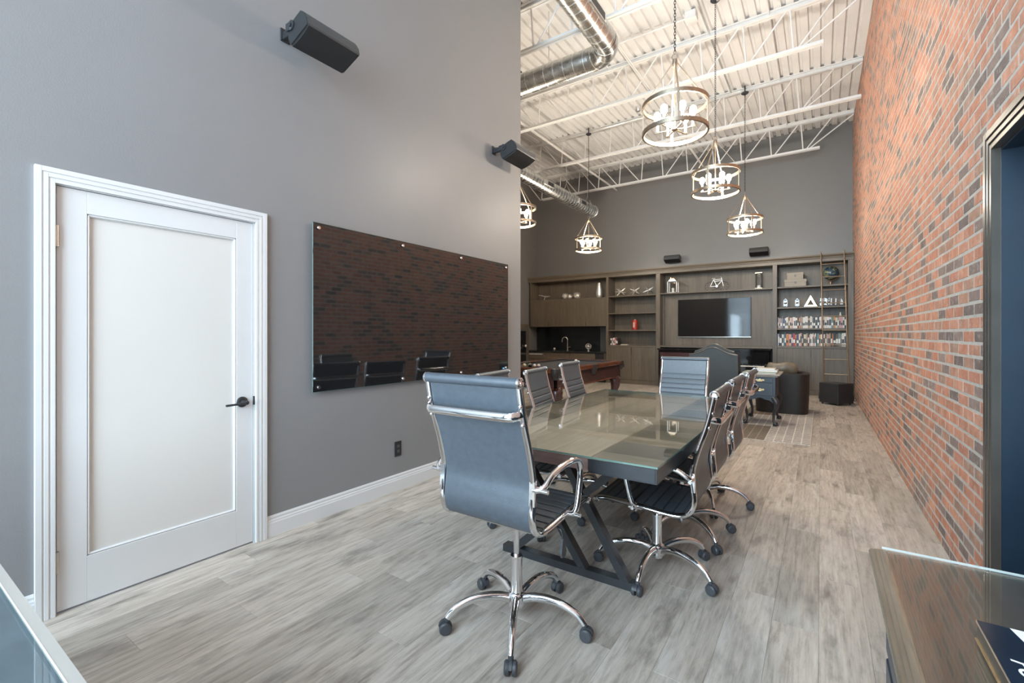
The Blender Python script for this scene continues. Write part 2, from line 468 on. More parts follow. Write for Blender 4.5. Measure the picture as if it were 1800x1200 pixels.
M['casing'] = pm('dark_bronze_casing', (0.070,0.058,0.048), 0.28, var=0.1, scale=8, spec=0.6)
M['sidetop'] = mat_wood('sideboard_wood', (0.055,0.044,0.034), (0.12,0.098,0.076), (30,2.5,30), 0.35)
M['sidemould'] = mat_wood('sideboard_moulding', (0.13,0.105,0.075), (0.25,0.205,0.15), (30,2.5,30), 0.2)
M['navybox'] = pm('navy_gloss_print', (0.012,0.020,0.036), 0.12, var=0.25, scale=6)
M['paper'] = pm('white_print', (0.82,0.82,0.83), 0.4, var=0.02)
M['red'] = pm('red_tin', (0.42,0.035,0.02), 0.35, var=0.15, scale=20)
M['globe'] = None
M['parch'] = pm('grey_linen_box', (0.36,0.33,0.28), 0.7, var=0.08, scale=60)
M['dirtybrass'] = pm('aged_brass', (0.55,0.43,0.25), 0.3, 1.0, var=0.15)
M['bevel'] = pm('polished_glass_bevel', (0.60,0.62,0.60), 0.15, var=0.03, scale=4)
M['cyan'] = pm('cut_glass_edge', (0.84,0.90,0.90), 0.1, var=0.05)
M['deskdark'] = pm('blue_grey_desk', (0.085,0.125,0.160), 0.3, var=0.2, scale=10)
def mat_globe():
    m, nt, b = _new('globe_map')
    n = _noise(nt, _pos(nt, obj=True), 14.0, 5, 0.6)
    r = _ramp(nt, n.outputs['Fac'], [(0.48, (0.030,0.060,0.095)), (0.54, (0.16,0.19,0.11)), (0.72, (0.30,0.27,0.15))])
    nt.links.new(r.outputs[0], b.inputs['Base Color']); b.inputs['Roughness'].default_value = 0.2
    return m
M['globe'] = mat_globe()
def flatcol(name, c, rough=0.45): return pm(name, c, rough, var=0.08, scale=18)

# ================================================================== THE ROOM SHELL
XL, XR0, YB, YFRONT, ZC = -3.0, 0.655, 12.38, -3.0, 5.96     # left wall, brick wall (at y=0), back wall, window wall, deck underside
XFL, YEND = -7.42, 4.632                                       # far left wall of the games area, end of the partition
BA = 0.0065                                                    # the brick wall is a hair out of parallel

# ---- floor: planks laid along the room
fl = MB().box(XFL-0.2, 0.9, YFRONT-0.2, YB+0.1, -0.12, -0.006)
floor = struct(fl.build('floor', M['sub']), 'grey-brown weathered wood plank floor', 'floor')
PW, PL = 0.182, 1.22
def in_view(x, y, z):
    s_, c_ = math.sin(R(34)), math.cos(R(34))
    d = -x*s_ + y*c_
    if d < 0.4: return 0
    u = 900 + 805*(x*c_+y*s_)/d; v = 587 - 805*(z-1.33)/d
    if -60 < u < 1860 and -60 < v < 1260: return 1.0/d**2
    return 0
plank_mesh = []
def plank_geo(mb, x0, x1, y0, y1):
    g, c, zt = 0.0003, 0.0014, 0.0
    xa, xb, ya, yb = x0+g, x1-g, y0+g, y1-g
    v = [(xa,ya,-0.006),(xb,ya,-0.006),(xb,yb,-0.006),(xa,yb,-0.006),
         (xa,ya,zt-0.0007),(xb,ya,zt-0.0007),(xb,yb,zt-0.0007),(xa,yb,zt-0.0007),
         (xa+c,ya+c,zt),(xb-c,ya+c,zt),(xb-c,yb-c,zt),(xa+c,yb-c,zt)]
    f = [(8,9,10,11)]
    for i in range(4):
        j = (i+1)%4
        f += [(i,j,4+j,4+i),(4+i,4+j,8+j,8+i)]
    mb.add(v, f)
def add_tone(me, vals):
    a = me.attributes.new('tone', 'FLOAT', 'POINT'); a.data.foreach_set('value', vals)
for k in range(7):
    mb = MB(); plank_geo(mb, 0, PW, 0, PL)
    me = mb.mesh('plank'); me.materials.append(M['plank']); add_tone(me, [k/6.0]*len(me.vertices)); plank_mesh.append(me)
planks = []
nx = int((0.75-XFL)/PW)+2
for i in range(nx):
    x0 = 0.72-(i+1)*PW
    if x0 + PW < XFL-0.05: break
    off = random.random()*PL
    y = YFRONT - off
    while y < YB:
        y0, y1 = y, y+PL; y = y1
        if x0+PW < XL+0.002 and y1 < YEND+0.02: continue
        planks.append([x0, y0, in_view(x0+PW/2, (y0+y1)/2, 0) * (PL*PW)])
planks.sort(key=lambda p: -p[2])
rest = MB(); tones = []
for i, (x0, y0, a) in enumerate(planks):
    if i < 300:
        inst('plank', random.choice(plank_mesh), floor, (x0, y0, 0))
    else:
        n0 = len(rest.v); plank_geo(rest, x0, x0+PW, y0, y0+PL); tones += [random.random()]*(len(rest.v)-n0)
if rest.v:
    me = rest.mesh('plank_field'); me.materials.append(M['plank']); add_tone(me, tones)
    o = inst('plank_field', me, floor); o['kind'] = 'stuff'

# ---- walls
w = MB(); DY0, DY1, DZ = 0.585, 1.507, 2.042
w.box(XL-0.14, XL, YFRONT, DY0, 0, ZC+0.1); w.box(XL-0.14, XL, DY1, YEND, 0, ZC+0.1); w.box(XL-0.14, XL, DY0, DY1, DZ, ZC+0.1)
struct(w.build('wall_left', M['wall']), 'grey painted wall holding the white door and the black glass board', 'wall')
w = MB().box(XFL, XL-0.14, YEND-0.14, YEND, 0, ZC+0.1)
struct(w.build('wall_partition', M['wall']), 'grey painted return wall of the games area', 'wall')
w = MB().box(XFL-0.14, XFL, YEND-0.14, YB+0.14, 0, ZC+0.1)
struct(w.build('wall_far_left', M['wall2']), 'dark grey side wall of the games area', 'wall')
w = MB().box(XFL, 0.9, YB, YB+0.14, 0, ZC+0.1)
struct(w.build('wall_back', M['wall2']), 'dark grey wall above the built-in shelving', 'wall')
# window wall behind the camera
w = MB()
WX0, WX1, WZ0, WZ1 = -2.75, 0.38, 0.5, 5.3
w.box(XL-0.14, WX0, YFRONT-0.2, YFRONT, 0, ZC+0.1); w.box(WX1, 0.9, YFRONT-0.2, YFRONT, 0, ZC+0.1)
w.box(WX0, WX1, YFRONT-0.2, YFRONT, 0, WZ0); w.box(WX0, WX1, YFRONT-0.2, YFRONT, WZ1, ZC+0.1)
struct(w.build('wall_front', M['wall']), 'grey wall around the tall shop-front window', 'wall')
win = MB()
for x in (WX0, (WX0*2+WX1)/3, (WX0+2*WX1)/3, WX1): win.box(x-0.035, x+0.035, YFRONT-0.14, YFRONT-0.06, WZ0, WZ1)
for z in (WZ0, 2.9, WZ1): win.box(WX0, WX1, YFRONT-0.14, YFRONT-0.06, z-0.035, z+0.035)
wn = struct(win.build('window_1', M['casing']), 'tall dark-framed shop-front window', 'window')
for i in range(3):
    for z0, z1 in ((WZ0, 2.9), (2.9, WZ1)):
        xa = WX0+(WX1-WX0)*i/3; MB().box(xa+0.035, xa+(WX1-WX0)/3-0.035, YFRONT-0.105, YFRONT-0.097, z0+0.035, z1-0.035).build('pane', M['gclear'], wn)

# ---- brick wall
BL, BH, BM_ = 0.203, 0.0677, 0.0130       # module length, course height, joint
RD0, RD1, RDZ = 1.78, 2.872, 2.213        # outer edges of the dark casing (along the wall), its top
wallr = MB()
for a, b, z0, z1 in ((YFRONT-0.2, RD0+0.05, 0, ZC+0.1), (RD1-0.05, YB+0.1, 0, ZC+0.1), (RD0+0.05, RD1-0.05, RDZ-0.05, ZC+0.1)):
    wallr.box(0.0008, 0.25, a, b, z0, z1)
wr = struct(wallr.build('wall_right', M['mortar']), 'long exposed red and charcoal brick wall', 'wall')
wr.location = (XR0, 0, 0); wr.rotation_euler = (0, 0, BA)
def brick_geo(mb, y0, y1, z0, z1, rnd):
    j = lambda k: (rnd.random()-0.5)*k
    e = 0.0022; p = rnd.random()*0.0010
    xs = 0.0 - p
    ya, yb, za, zb = y0+j(0.003), y1+j(0.003), z0+j(0.003), z1+j(0.003)
    v = [(0.012,ya,za),(0.012,yb,za),(0.012,yb,zb),(0.012,ya,zb),
         (xs+e,ya,za),(xs+e,yb,za),(xs+e,yb,zb),(xs+e,ya,zb)]
    v += [(xs+j(0.0006),ya+e*(0.7+rnd.random()),za+e*(0.7+rnd.random())),(xs+j(0.0006),yb-e*(0.7+rnd.random()),za+e*(0.7+rnd.random())),
          (xs+j(0.0006),yb-e*(0.7+rnd.random()),zb-e*(0.7+rnd.random())),(xs+j(0.0006),ya+e*(0.7+rnd.random()),zb-e*(0.7+rnd.random()))]
    f = [(8,11,10,9)]
    for i in range(4):
        k = (i+1)%4
        f += [(4+i,i,k,4+k),(8+i,4+i,4+k,8+k)]
    mb.add(v, f)
rb = random.Random(11)
def btone():
    q = rb.random()
    if q < 0.66: return rb.random()*0.58
    if q < 0.76: return 0.6+rb.random()*0.09
    return 0.75+rb.random()*0.25
bmesh_var = []
for k in range(22):
    mb = MB(); brick_geo(mb, 0, BL-BM_, 0, BH-BM_, rb)
    me = mb.mesh('brick'); me.materials.append(M['brick'])
    t = (k/13.0*0.58 if k < 14 else (0.62+0.03*(k-14) if k < 16 else 0.76+0.045*(k-16)))
    add_tone(me, [min(1,t)]*len(me.vertices)); bmesh_var.append(me)
def pick_var():
    q = rb.random()
    return bmesh_var[rb.randrange(14)] if q < 0.66 else (bmesh_var[14+rb.randrange(2)] if q < 0.76 else bmesh_var[16+rb.randrange(6)])
bricks = []
for c in range(int(ZC/BH)+1):
    z = c*BH + 0.004
    y = YFRONT + (BL/2 if c % 2 else 0)
    while y < YB+0.05:
        ya, yb = y, y+BL-BM_
        z1 = z+BH-BM_
        clear = not (yb > RD0+0.01 and ya < RD1-0.01 and z < RDZ-0.01)
        if clear:
            bricks.append((ya, yb, z, z1, True, in_view(XR0-BA*(ya+0.1), ya+0.1, z+0.03)))
        elif z < RDZ-0.01:
            if ya < RD0 < yb and RD0-ya > 0.03: bricks.append((ya, RD0-0.004, z, z1, False, 0))
            if ya < RD1 < yb and yb-RD1 > 0.03: bricks.append((RD1+0.004, yb, z, z1, False, 0.2))
        y += BL
# foreshortening: what shows largest is what stands near
bricks.sort(key=lambda b: -b[5])
rest = MB(); tones = []; cnt = 0
for (ya, yb, z0, z1, full, a) in bricks:
    if full and cnt < 300 and a > 0:
        inst('brick', pick_var(), wr, (0, ya, z0)); cnt += 1
    else:
        n0 = len(rest.v); brick_geo(rest, ya, yb, z0, z1, rb); tones += [btone()]*(len(rest.v)-n0)
me = rest.mesh('brick_field'); me.materials.append(M['brick']); add_tone(me, tones)
o = inst('brick_field', me, wr); o['kind'] = 'stuff'

# ---- ceiling: corrugated deck panels
ce = MB().box(XFL-0.1, 0.9, YFRONT-0.2, YB+0.14, ZC+0.05, ZC+0.2)
ceil = struct(ce.build('ceiling', M['deck']), 'white painted corrugated steel deck ceiling', 'ceiling')
RP = 0.1524
def deck_panel(nr):
    mb = MB(); pts = []
    for i in range(nr):
        x = i*RP
        pts += [(x, 0.0), (x+0.092, 0.0), (x+0.104, 0.040), (x+0.1404, 0.040)]
    pts.append((nr*RP, 0.0))
    vs = []; 
    for x, z in pts: vs += [(x, YFRONT, z), (x, YB, z)]
    mb.add(vs, [(2*i, 2*i+1, 2*i+3, 2*i+2) for i in range(len(pts)-1)])
    me = mb.mesh('deck_panel'); me.materials.append(M['deck']); return me
dm = deck_panel(6); x = 0.66
while x > XFL-0.1:
    x -= 6*RP; inst('deck_panel', dm, ceil, (x, 0, ZC))

# ---- open-web joists
def joist(y, xb0, xb1, label):
    root = bpy.data.objects.new('ceiling_joist', None); COL.objects.link(root); root.location = (0, y, 0)
    struct(root, label, 'joist')
    x0, x1 = XFL+0.02, XR0-BA*y-0.01
    t = MB(); t.box(x0, x1, -0.045, -0.006, 5.885, 5.893); t.box(x0, x1, -0.012, -0.006, 5.893, 5.945); t.box(x0, x1, 0.006, 0.045, 5.885, 5.893); t.box(x0, x1, 0.006, 0.012, 5.893, 5.945)
    t.box(x0, x1, -0.05, 0.05, 5.945, 5.958)
    t.build('top_chord', M['joist'], root)
    b = MB(); b.box(xb0, xb1, -0.045, -0.008, 5.29, 5.298); b.box(xb0, xb1, -0.014, -0.008, 5.298, 5.345); b.box(xb0, xb1, 0.008, 0.045, 5.29, 5.298); b.box(xb0, xb1, 0.008, 0.014, 5.298, 5.345)
    b.build('bottom_chord', M['joist'], root)
    nodes = [-0.30-0.6*i for i in range(12) if -0.30-0.6*i > XFL+0.35]
    mid = len(nodes)//2
    me_v = None
    for i, xn in enumerate(nodes):
        dx = 0.6 if i < mid else -0.6
        bv = MB().tube([(xn-0.02*dx/0.6, 0, 5.31), (xn-0.06*dx/0.6, 0, 5.90)], 0.0125, n=8); bv.build('web_bar', M['joist'], root)
        tx = xn+dx-0.06*dx/0.6-0.05*dx/0.6
        bd = MB().tube([(xn+0.02*dx/0.6, 0, 5.31), (min(tx, x1-0.02), 0, 5.90)], 0.0125, n=8); bd.build('web_bar', M['joist'], root)
    MB().tube([(nodes[0]+0.06, 0, 5.31), (x1-0.01, 0, 5.87)], 0.0125, n=8).build('web_bar', M['joist'], root)
    return root
joist(11.78, -6.85, -0.02, 'white open-web steel joist nearest the back wall')
joist(9.62, -6.85, 0.56, 'white open-web joist running to the brick wall, second from the back wall')
joist(7.55, -6.85, 0.03, 'white open-web steel joist, third from the back wall')
joist(5.46, -6.85, 0.03, 'white open-web steel joist above the conference table, fourth from the back wall')
joist(3.37, -2.98, 0.03, 'white open-web steel joist over the near end of the room')
# bridging angles and conduits running along the room
br = MB()
for x, z, y0, y1 in ((-2.35, 5.355, 3.4, 12.3), (-4.75, 5.355, 5.0, 12.3)):
    br.box(x-0.02, x+0.02, y0, y1, z, z+0.006); br.box(x-0.003, x+0.003, y0, y1, z, z+0.04)
    b_ = br.build('trim_1' if x > -3 else 'trim_2', M['joist']); struct(b_, 'white bridging angle across the joists, %s' % ('above the table side' if x > -3 else 'above the pool table'), 'bridging'); br = MB()
for nm, x, y0, y1, lab in (('conduit', -1.42, 3.4, 9.6, 'thin grey conduit along the deck to the row of chandeliers over the table'), ('conduit', -0.62, 3.4, 12.3, 'white conduit along the deck near the brick wall'), ('conduit', -3.05, 5.0, 12.3, 'white conduit along the deck over the middle of the room')):
    tag(MB().tube([(x, y0, ZC-0.022), (x, y1, ZC-0.022)], 0.013, n=8).build(nm, M['galvs'] if x == -1.42 else M['joist']), lab, 'conduit')
tag(MB().tube(spline([(-4.33, 9.52, 5.90), (-3.9, 9.53, 5.88), (-3.3, 9.56, 5.90), (-2.4, 9.56, 5.885), (-1.9, 9.55, 5.90), (-1.2, 9.53, 5.89)], 6), 0.006, n=6).build('cable', M['galvs']), 'thin dark cable sagging along the second joist between chandeliers', 'cable')
jb = thing('junction_box', 'white square junction box on the ceiling beside a chandelier chain', 'junction box', (-1.55, 6.92, 5.90))
MB().box(-0.075, 0.075, -0.075, 0.075, -0.05, 0.06, 0.004).build('body', M['joist'], jb); MB().box(-0.08, 0.08, -0.08, 0.08, -0.055, -0.05).build('cover', M['joist'], jb)
MB().tube([(-1.2, 0, 0.0), (-0.075, 0, 0.0)], 0.012, n=8).build('pipe', M['joist'], jb)
sd = thing('smoke_detector', 'small round detector on the white ceiling left of the largest chandelier', 'detector', (-3.09, 9.18, 5.90))
MB().lathe([(0.055,0.06),(0.055,-0.01),(0.04,-0.03),(0.0,-0.03)], 18).build('body', M['galvs'], sd); MB().tube([(0,0,0.06),(0,0,0.0)], 0.02, n=8).build('mount', M['joist'], sd)

# ---- white door in the left wall
d1 = bpy.data.objects.new('door_1', None); COL.objects.link(d1); d1.location = (XL, 0, 0)
struct(d1, 'white door with one large frosted pane and black lever', 'door')
lf = MB(); px0, px1, pz0, pz1 = 0.702, 1.398, 0.235, 1.923
y0, y1, z0, z1 = 0.593, 1.499, 0.010, 2.034
lf.box(-0.042, -0.004, y0, px0, z0, z1, 0.0015); lf.box(-0.042, -0.004, px1, y1, z0, z1, 0.0015); lf.box(-0.042, -0.004, px0, px1, z0, pz0, 0.0015); lf.box(-0.042, -0.004, px0, px1, pz1, z1, 0.0015)
leaf = lf.build('leaf', M['white'], d1)
st = MB()
for (a, b, c, d) in ((px0, px0+0.012, pz0, pz1), (px1-0.012, px1, pz0, pz1), (px0, px1, pz0, pz0+0.012), (px0, px1, pz1-0.012, pz1)):
    st.box(-0.024, -0.0055, a, b, c, d, 0.005)
st.build('glazing_bead', M['white'], leaf)
MB().box(-0.028, -0.020, px0, px1, pz0, pz1).build('pane', M['frost'], leaf)
def casing(mb, ya, yb, zt, wd, sign=1, x0=0.0, thick=0.02):
    """stepped profile casing; ya<yb are the outer edges"""
    prof = [(0.0, 0.34, 1.0), (0.34, 0.43, 0.86), (0.43, 0.67, 0.95), (0.67, 0.77, 0.80), (0.77, 1.0, 0.88)]
    for a, b, k in prof:
        a *= wd; b *= wd; t = thick*k
        xa, xb = (x0, x0+sign*t) if sign > 0 else (x0+sign*t, x0)
        mb.box(xa, xb, ya+a, ya+b, 0, zt-a, 0.0012); mb.box(xa, xb, yb-b, yb-a, 0, zt-a, 0.0012)
        mb.box(xa, xb, ya+b, yb-b, zt-b, zt-a, 0.0012)
cs = MB(); casing(cs, 0.516, 1.577, 2.110, 0.069); cs.build('casing', M['white'], d1)
jm = MB(); jm.box(-0.14, 0.0, DY0-0.004, y0-0.003, 0, 2.04); jm.box(-0.14, 0.0, y1+0.003, DY1+0.004, 0, 2.04); jm.box(-0.14, 0.0, DY0, DY1, 2.037, 2.046)
jm.build('jamb', M['white'], d1)
for z in (1.794, 0.249):
    h = MB(); h.box(-0.006, 0.002, 0.590, 0.600, z-0.05, z+0.05); h.tube([(0.006, 0.590, z-0.05), (0.006, 0.590, z+0.05)], 0.008, n=10)
    for dz in (-0.02, 0.02): h.tube([(0.006, 0.590, z+dz-0.001), (0.006, 0.590, z+dz+0.001)], 0.0088, n=10)
    h.build('hinge', M['nickel'], leaf)
MX = Matrix.Rotation(R(90), 4, 'Y')
hd = MB(); hd.lathe([(0.0, 0.0),(0.033, 0.0),(0.033, 0.007),(0.028, 0.011),(0.014, 0.012),(0.012, 0.045),(0.0, 0.045)], 22, M=Matrix.Translation((-0.004, 1.431, 0.906)) @ MX)
lv = hd.build('rosette', M['black'], leaf)
lh = MB(); lh.tube(spline([(0.045, 1.441, 0.903), (0.050, 1.425, 0.905), (0.048, 1.38, 0.901), (0.044, 1.318, 0.899)], 5), 0.007, 0.010, n=10, ref=(0,0,1)); lh.sphere((0.046, 1.436, 0.904), 0.014)
lh.build('lever', M['black'], leaf)
MB().box(-0.003, 0.0006, 1.497, 1.507, 0.880, 0.935).build('strike_plate', M['steel_dark'], d1)

# ---- baseboards
def baseboard(name, a, b, label):
    mb = MB(); mb.prism([(0,0),(0.014,0),(0.014,0.088),(0.011,0.096),(0.011,0.104),(0.007,0.112),(0.008,0.124),(0.003,0.137),(0,0.137)], a, b, 'y')
    o = mb.build(name, M['white']); o.location = (XL, 0, 0); struct(o, label, 'baseboard')
baseboard('baseboard_left', 1.578, YEND, 'white moulded baseboard under the black glass board')
baseboard('baseboard_near', YFRONT, 0.515, 'short white baseboard left of the white door')

# ---- dark door in the brick wall
d2 = bpy.data.objects.new('door_2', None); COL.objects.link(d2); d2.location = (XR0, 0, 0); d2.rotation_euler = (0,0,BA)
struct(d2, 'dark painted door set in the brick wall', 'door')
cs = MB(); casing(cs, RD0, RD1, RDZ, 0.088, -1, 0.0085, 0.045); cs.build('casing', M['casing'], d2)
jm = MB(); jm.box(0.0, 0.16, RD0+0.05, RD0+0.094, 0, RDZ-0.094); jm.box(0.0, 0.16, RD1-0.094, RD1-0.05, 0, RDZ-0.094); jm.box(0.0, 0.16, RD0+0.05, RD1-0.05, RDZ-0.1, RDZ-0.05)
jm.box(0.10, 0.13, RD0+0.09, RD0+0.115, 0, RDZ-0.1); jm.box(0.10, 0.13, RD1-0.115, RD1-0.09, 0, RDZ-0.1); jm.build('jamb', M['navy'], d2)
lf = MB(); lf.box(0.13, 0.17, RD0+0.096, RD1-0.096, 0.008, RDZ-0.102, 0.002); l2 = lf.build('leaf', M['navy'], d2)
pn = MB()
for z0, z1 in ((0.25, 0.95), (1.1, 1.95)): pn.box(0.122, 0.131, RD0+0.23, RD1-0.23, z0, z1, 0.004)
pn.build('panel', M['navy'], l2)
# closing wall behind the dark door leaf and a floor strip
# ---- black glass board on standoffs
gb = thing('glass_board', 'large black glass writing board mirroring the brick wall', 'board', (XL, 0, 0))
BX = 0.030
MB().box(BX-0.006, BX, 1.892, 4.322, 0.918, 2.123, 0.001).build('pane', M['boardglass'], gb)
ed = MB()
for (a,b,c,d) in ((1.8905,1.892,0.918,2.123),(4.322,4.3235,0.918,2.123),(1.8905,4.3235,2.123,2.1245),(1.8905,4.3235,0.9165,0.918)): ed.box(BX-0.0055,BX-0.0005,a,b,c,d)
ed.build('polished_edge', M['gedge'], gb)
for y in (1.932, 2.724, 3.489, 4.273):
    for z in (2.086, 0.951):
        p = MB(); p.lathe([(0.0085,0.0),(0.0085,BX-0.006),(0.0085,BX),(0.013,BX),(0.0135,BX+0.012),(0.011,BX+0.016),(0.0,BX+0.016)], 16, M=Matrix.Translation((0,y,z)) @ MX)
        p.build('standoff_pin', M['chrome'], gb)
mk = thing('marker_magnet', 'small blue magnet at the lower corner of the black glass board', 'magnet', (XL+BX, 4.235, 0.945))
MB().box(0, 0.008, -0.028, 0.022, -0.009, 0.009, 0.002).build('body', flatcol('blue_magnet', (0.02,0.22,0.42)), mk); MB().box(0.008, 0.010, -0.02, -0.004, -0.005, 0.005).build('stripe', M['paper'], mk)

# ---- outlet
ou = thing('wall_outlet', 'black duplex outlet low on the grey wall', 'outlet', (XL, 2.70, 0.352))
pl = MB().box(0, 0.006, -0.037, 0.037, -0.063, 0.063, 0.002).build('cover_plate', M['black'], ou)
for z in (-0.022, 0.022):
    MB().box(0.006, 0.0085, -0.017, 0.017, z-0.0145, z+0.0145, 0.002).build('socket', M['spk'], ou)
    sl = MB(); sl.box(0.0085, 0.0089, -0.008, -0.006, z-0.004, z+0.005); sl.box(0.0085, 0.0089, 0.006, 0.008, z-0.004, z+0.005); sl.build('slots', M['nickel'], ou)

# ---- loudspeakers
def speaker(label, loc, rz):
    t = thing('loudspeaker', label, 'loudspeaker', loc, rz, 'wall loudspeakers')
    L = 0.385
    sec = [(0.214,0.069),(0.265,0.086),(0.300,0.060),(0.328,0.020),(0.338,-0.020),(0.334,-0.032),(0.155,-0.098),(0.142,-0.090),(0.122,-0.049),(0.116,0.005),(0.150,0.042)]
    MB().prism(sec, 0.004, L-0.004, 'y').build('cabinet', M['spk'], t)
    # grille face with a shallow dome
    a = Vector((0.336,0,-0.030)); b = Vector((0.153,0,-0.099)); n = Vector((b.z-a.z,0,-(b.x-a.x))).normalized()
    if n.z > 0: n = -n
    g = MB(); vs = []; fs = []; N = 8
    for i in range(N+1):
        for j in range(2):
            u = i/N; p = a.lerp(b, u) + n*(0.004+0.010*math.sin(math.pi*u)); vs.append((p.x, 0.008 + j*(L-0.016), p.z))
    for i in range(N): fs.append((2*i,2*i+1,2*i+3,2*i+2))
    g.add(vs, fs, True)
    for j in (0, 1):
        vv = [vs[2*i+j] for i in range(N+1)] + [(b.x, vs[j][1], b.z), (a.x, vs[j][1], a.z)]
        g.add(vv, [tuple(range(len(vv)))])
    g.build('grille', M['grille'], t)
    for y, s in ((0.0, -1), (L, 1)):
        MB().prism([(0.225+(p[0]-0.225)*0.97, -0.005+(p[1]+0.005)*0.97) for p in sec], y-0.004*s, y+0.004*s, 'y').build('end_cap', M['black'], t)
    br = MB(); br.box(0.0, 0.010, 0.010, 0.075, -0.005, 0.080, 0.002); br.box(0.006, 0.135, 0.022, 0.052, 0.005, 0.055, 0.003)
    br.build('wall_bracket', M['black'], t)
    pv = MB(); pv.tube([(0.165,-0.014,0.022),(0.165,-0.003,0.022)], 0.032, n=20); pv.box(0.11,0.165,-0.016,-0.006,-0.004,0.048,0.003); pv.tube([(0.165,-0.022,0.022),(0.165,-0.010,0.022)], 0.013, n=12)
    pv.build('pivot_knob', M['steel_dark'], t)
    return t
speaker('black loudspeaker bracketed high above the white door', (XL, 1.662, 3.300), 0)
speaker('black loudspeaker at the open end of the grey partition wall', (XL, 4.040, 3.318), 0)
speaker('black loudspeaker on the back wall left of the TV', (-3.38, YB, 3.285), R(-90))
speaker('black loudspeaker on the back wall above the hourglass', (-1.40, YB, 3.275), R(-90))

# ---- spiral ducts
def duct(root, path, r, name='duct_run', rings=True, pitch=0.15):
    P = [Vector(p) for p in path]
    MB().tube(P, r, n=28).build(name, M['galv'], root)
    if rings:
        d = 0.0; nxt = pitch/2; rg = MB()
        for i in range(len(P)-1):
            seg = P[i+1]-P[i]; L = seg.length; t = seg.normalized()
            while nxt <= d+L:
                c = P[i]+t*(nxt-d)
                rg.tube([c-t*0.004, c+t*0.004], r+0.0025, n=28); nxt += pitch
            d += L
        rg.build('seam_rings', M['galvs'], root)
dA = thing('spiral_duct', 'bare spiral duct with an elbow near the ceiling', 'duct', (0,0,0))
zA = 5.0
duct(dA, [(-2.22, 1.5, zA), (-2.24, 5.38, zA)], 0.15)
el = [(-2.24-0.30*(1-math.cos(a)), 5.38+0.30*math.sin(a), zA) for a in [math.pi/2*i/8 for i in range(9)]]
duct(dA, el, 0.152, 'elbow', True, 0.16)
duct(dA, [el[-1], (-7.3, 5.68, zA)], 0.15, 'branch_run')
vt = MB(); vt.box(-2.115, -2.07, 4.60, 5.02, zA-0.055, zA+0.055, 0.003); vo = vt.build('register', M['galvs'], dA)
MB().box(-2.071, -2.066, 4.63, 4.99, zA-0.04, zA+0.04).build('register_opening', M['black'], vo)
for x, y in ((-2.24, 3.9), (-3.2, 5.68), (-4.4, 5.68)):
    MB().tube([(x, y, zA+0.14), (x, y, ZC-0.05)], 0.006, n=6).build('hanger_rod', M['galvs'], dA)
dB = thing('spiral_duct', 'long straight spiral duct over the pool table with two registers', 'duct', (0,0,0))
zB = 4.53
duct(dB, [(-4.95, 5.9, zB), (-4.95, 11.1, zB)], 0.148, pitch=0.12)
MB().tube([(-4.95, 11.09, zB), (-4.95, 11.13, zB)], 0.158, n=28).build('end_flange', M['galvs'], dB)
for y in (8.55, 10.2):
    v = MB(); v.box(-4.83, -4.785, y-0.22, y+0.18, zB-0.055, zB+0.055, 0.003); vo = v.build('register', M['galvs'], dB)
    MB().box(-4.786, -4.781, y-0.08, y+0.16, zB-0.04, zB+0.04).build('register_opening', M['black'], vo)
for y in (7.6, 9.62, 10.8):
    MB().tube([(-5.06, y, zB+0.09), (-4.95, y, zB+0.32), (-4.84, y, zB+0.09)], 0.006, n=6).build('hanger_strap', M['galvs'], dB)
    MB().tube([(-4.95, y, zB+0.32), (-4.95, y, ZC-0.06)], 0.006, n=6).build('hanger_rod', M['galvs'], dB)

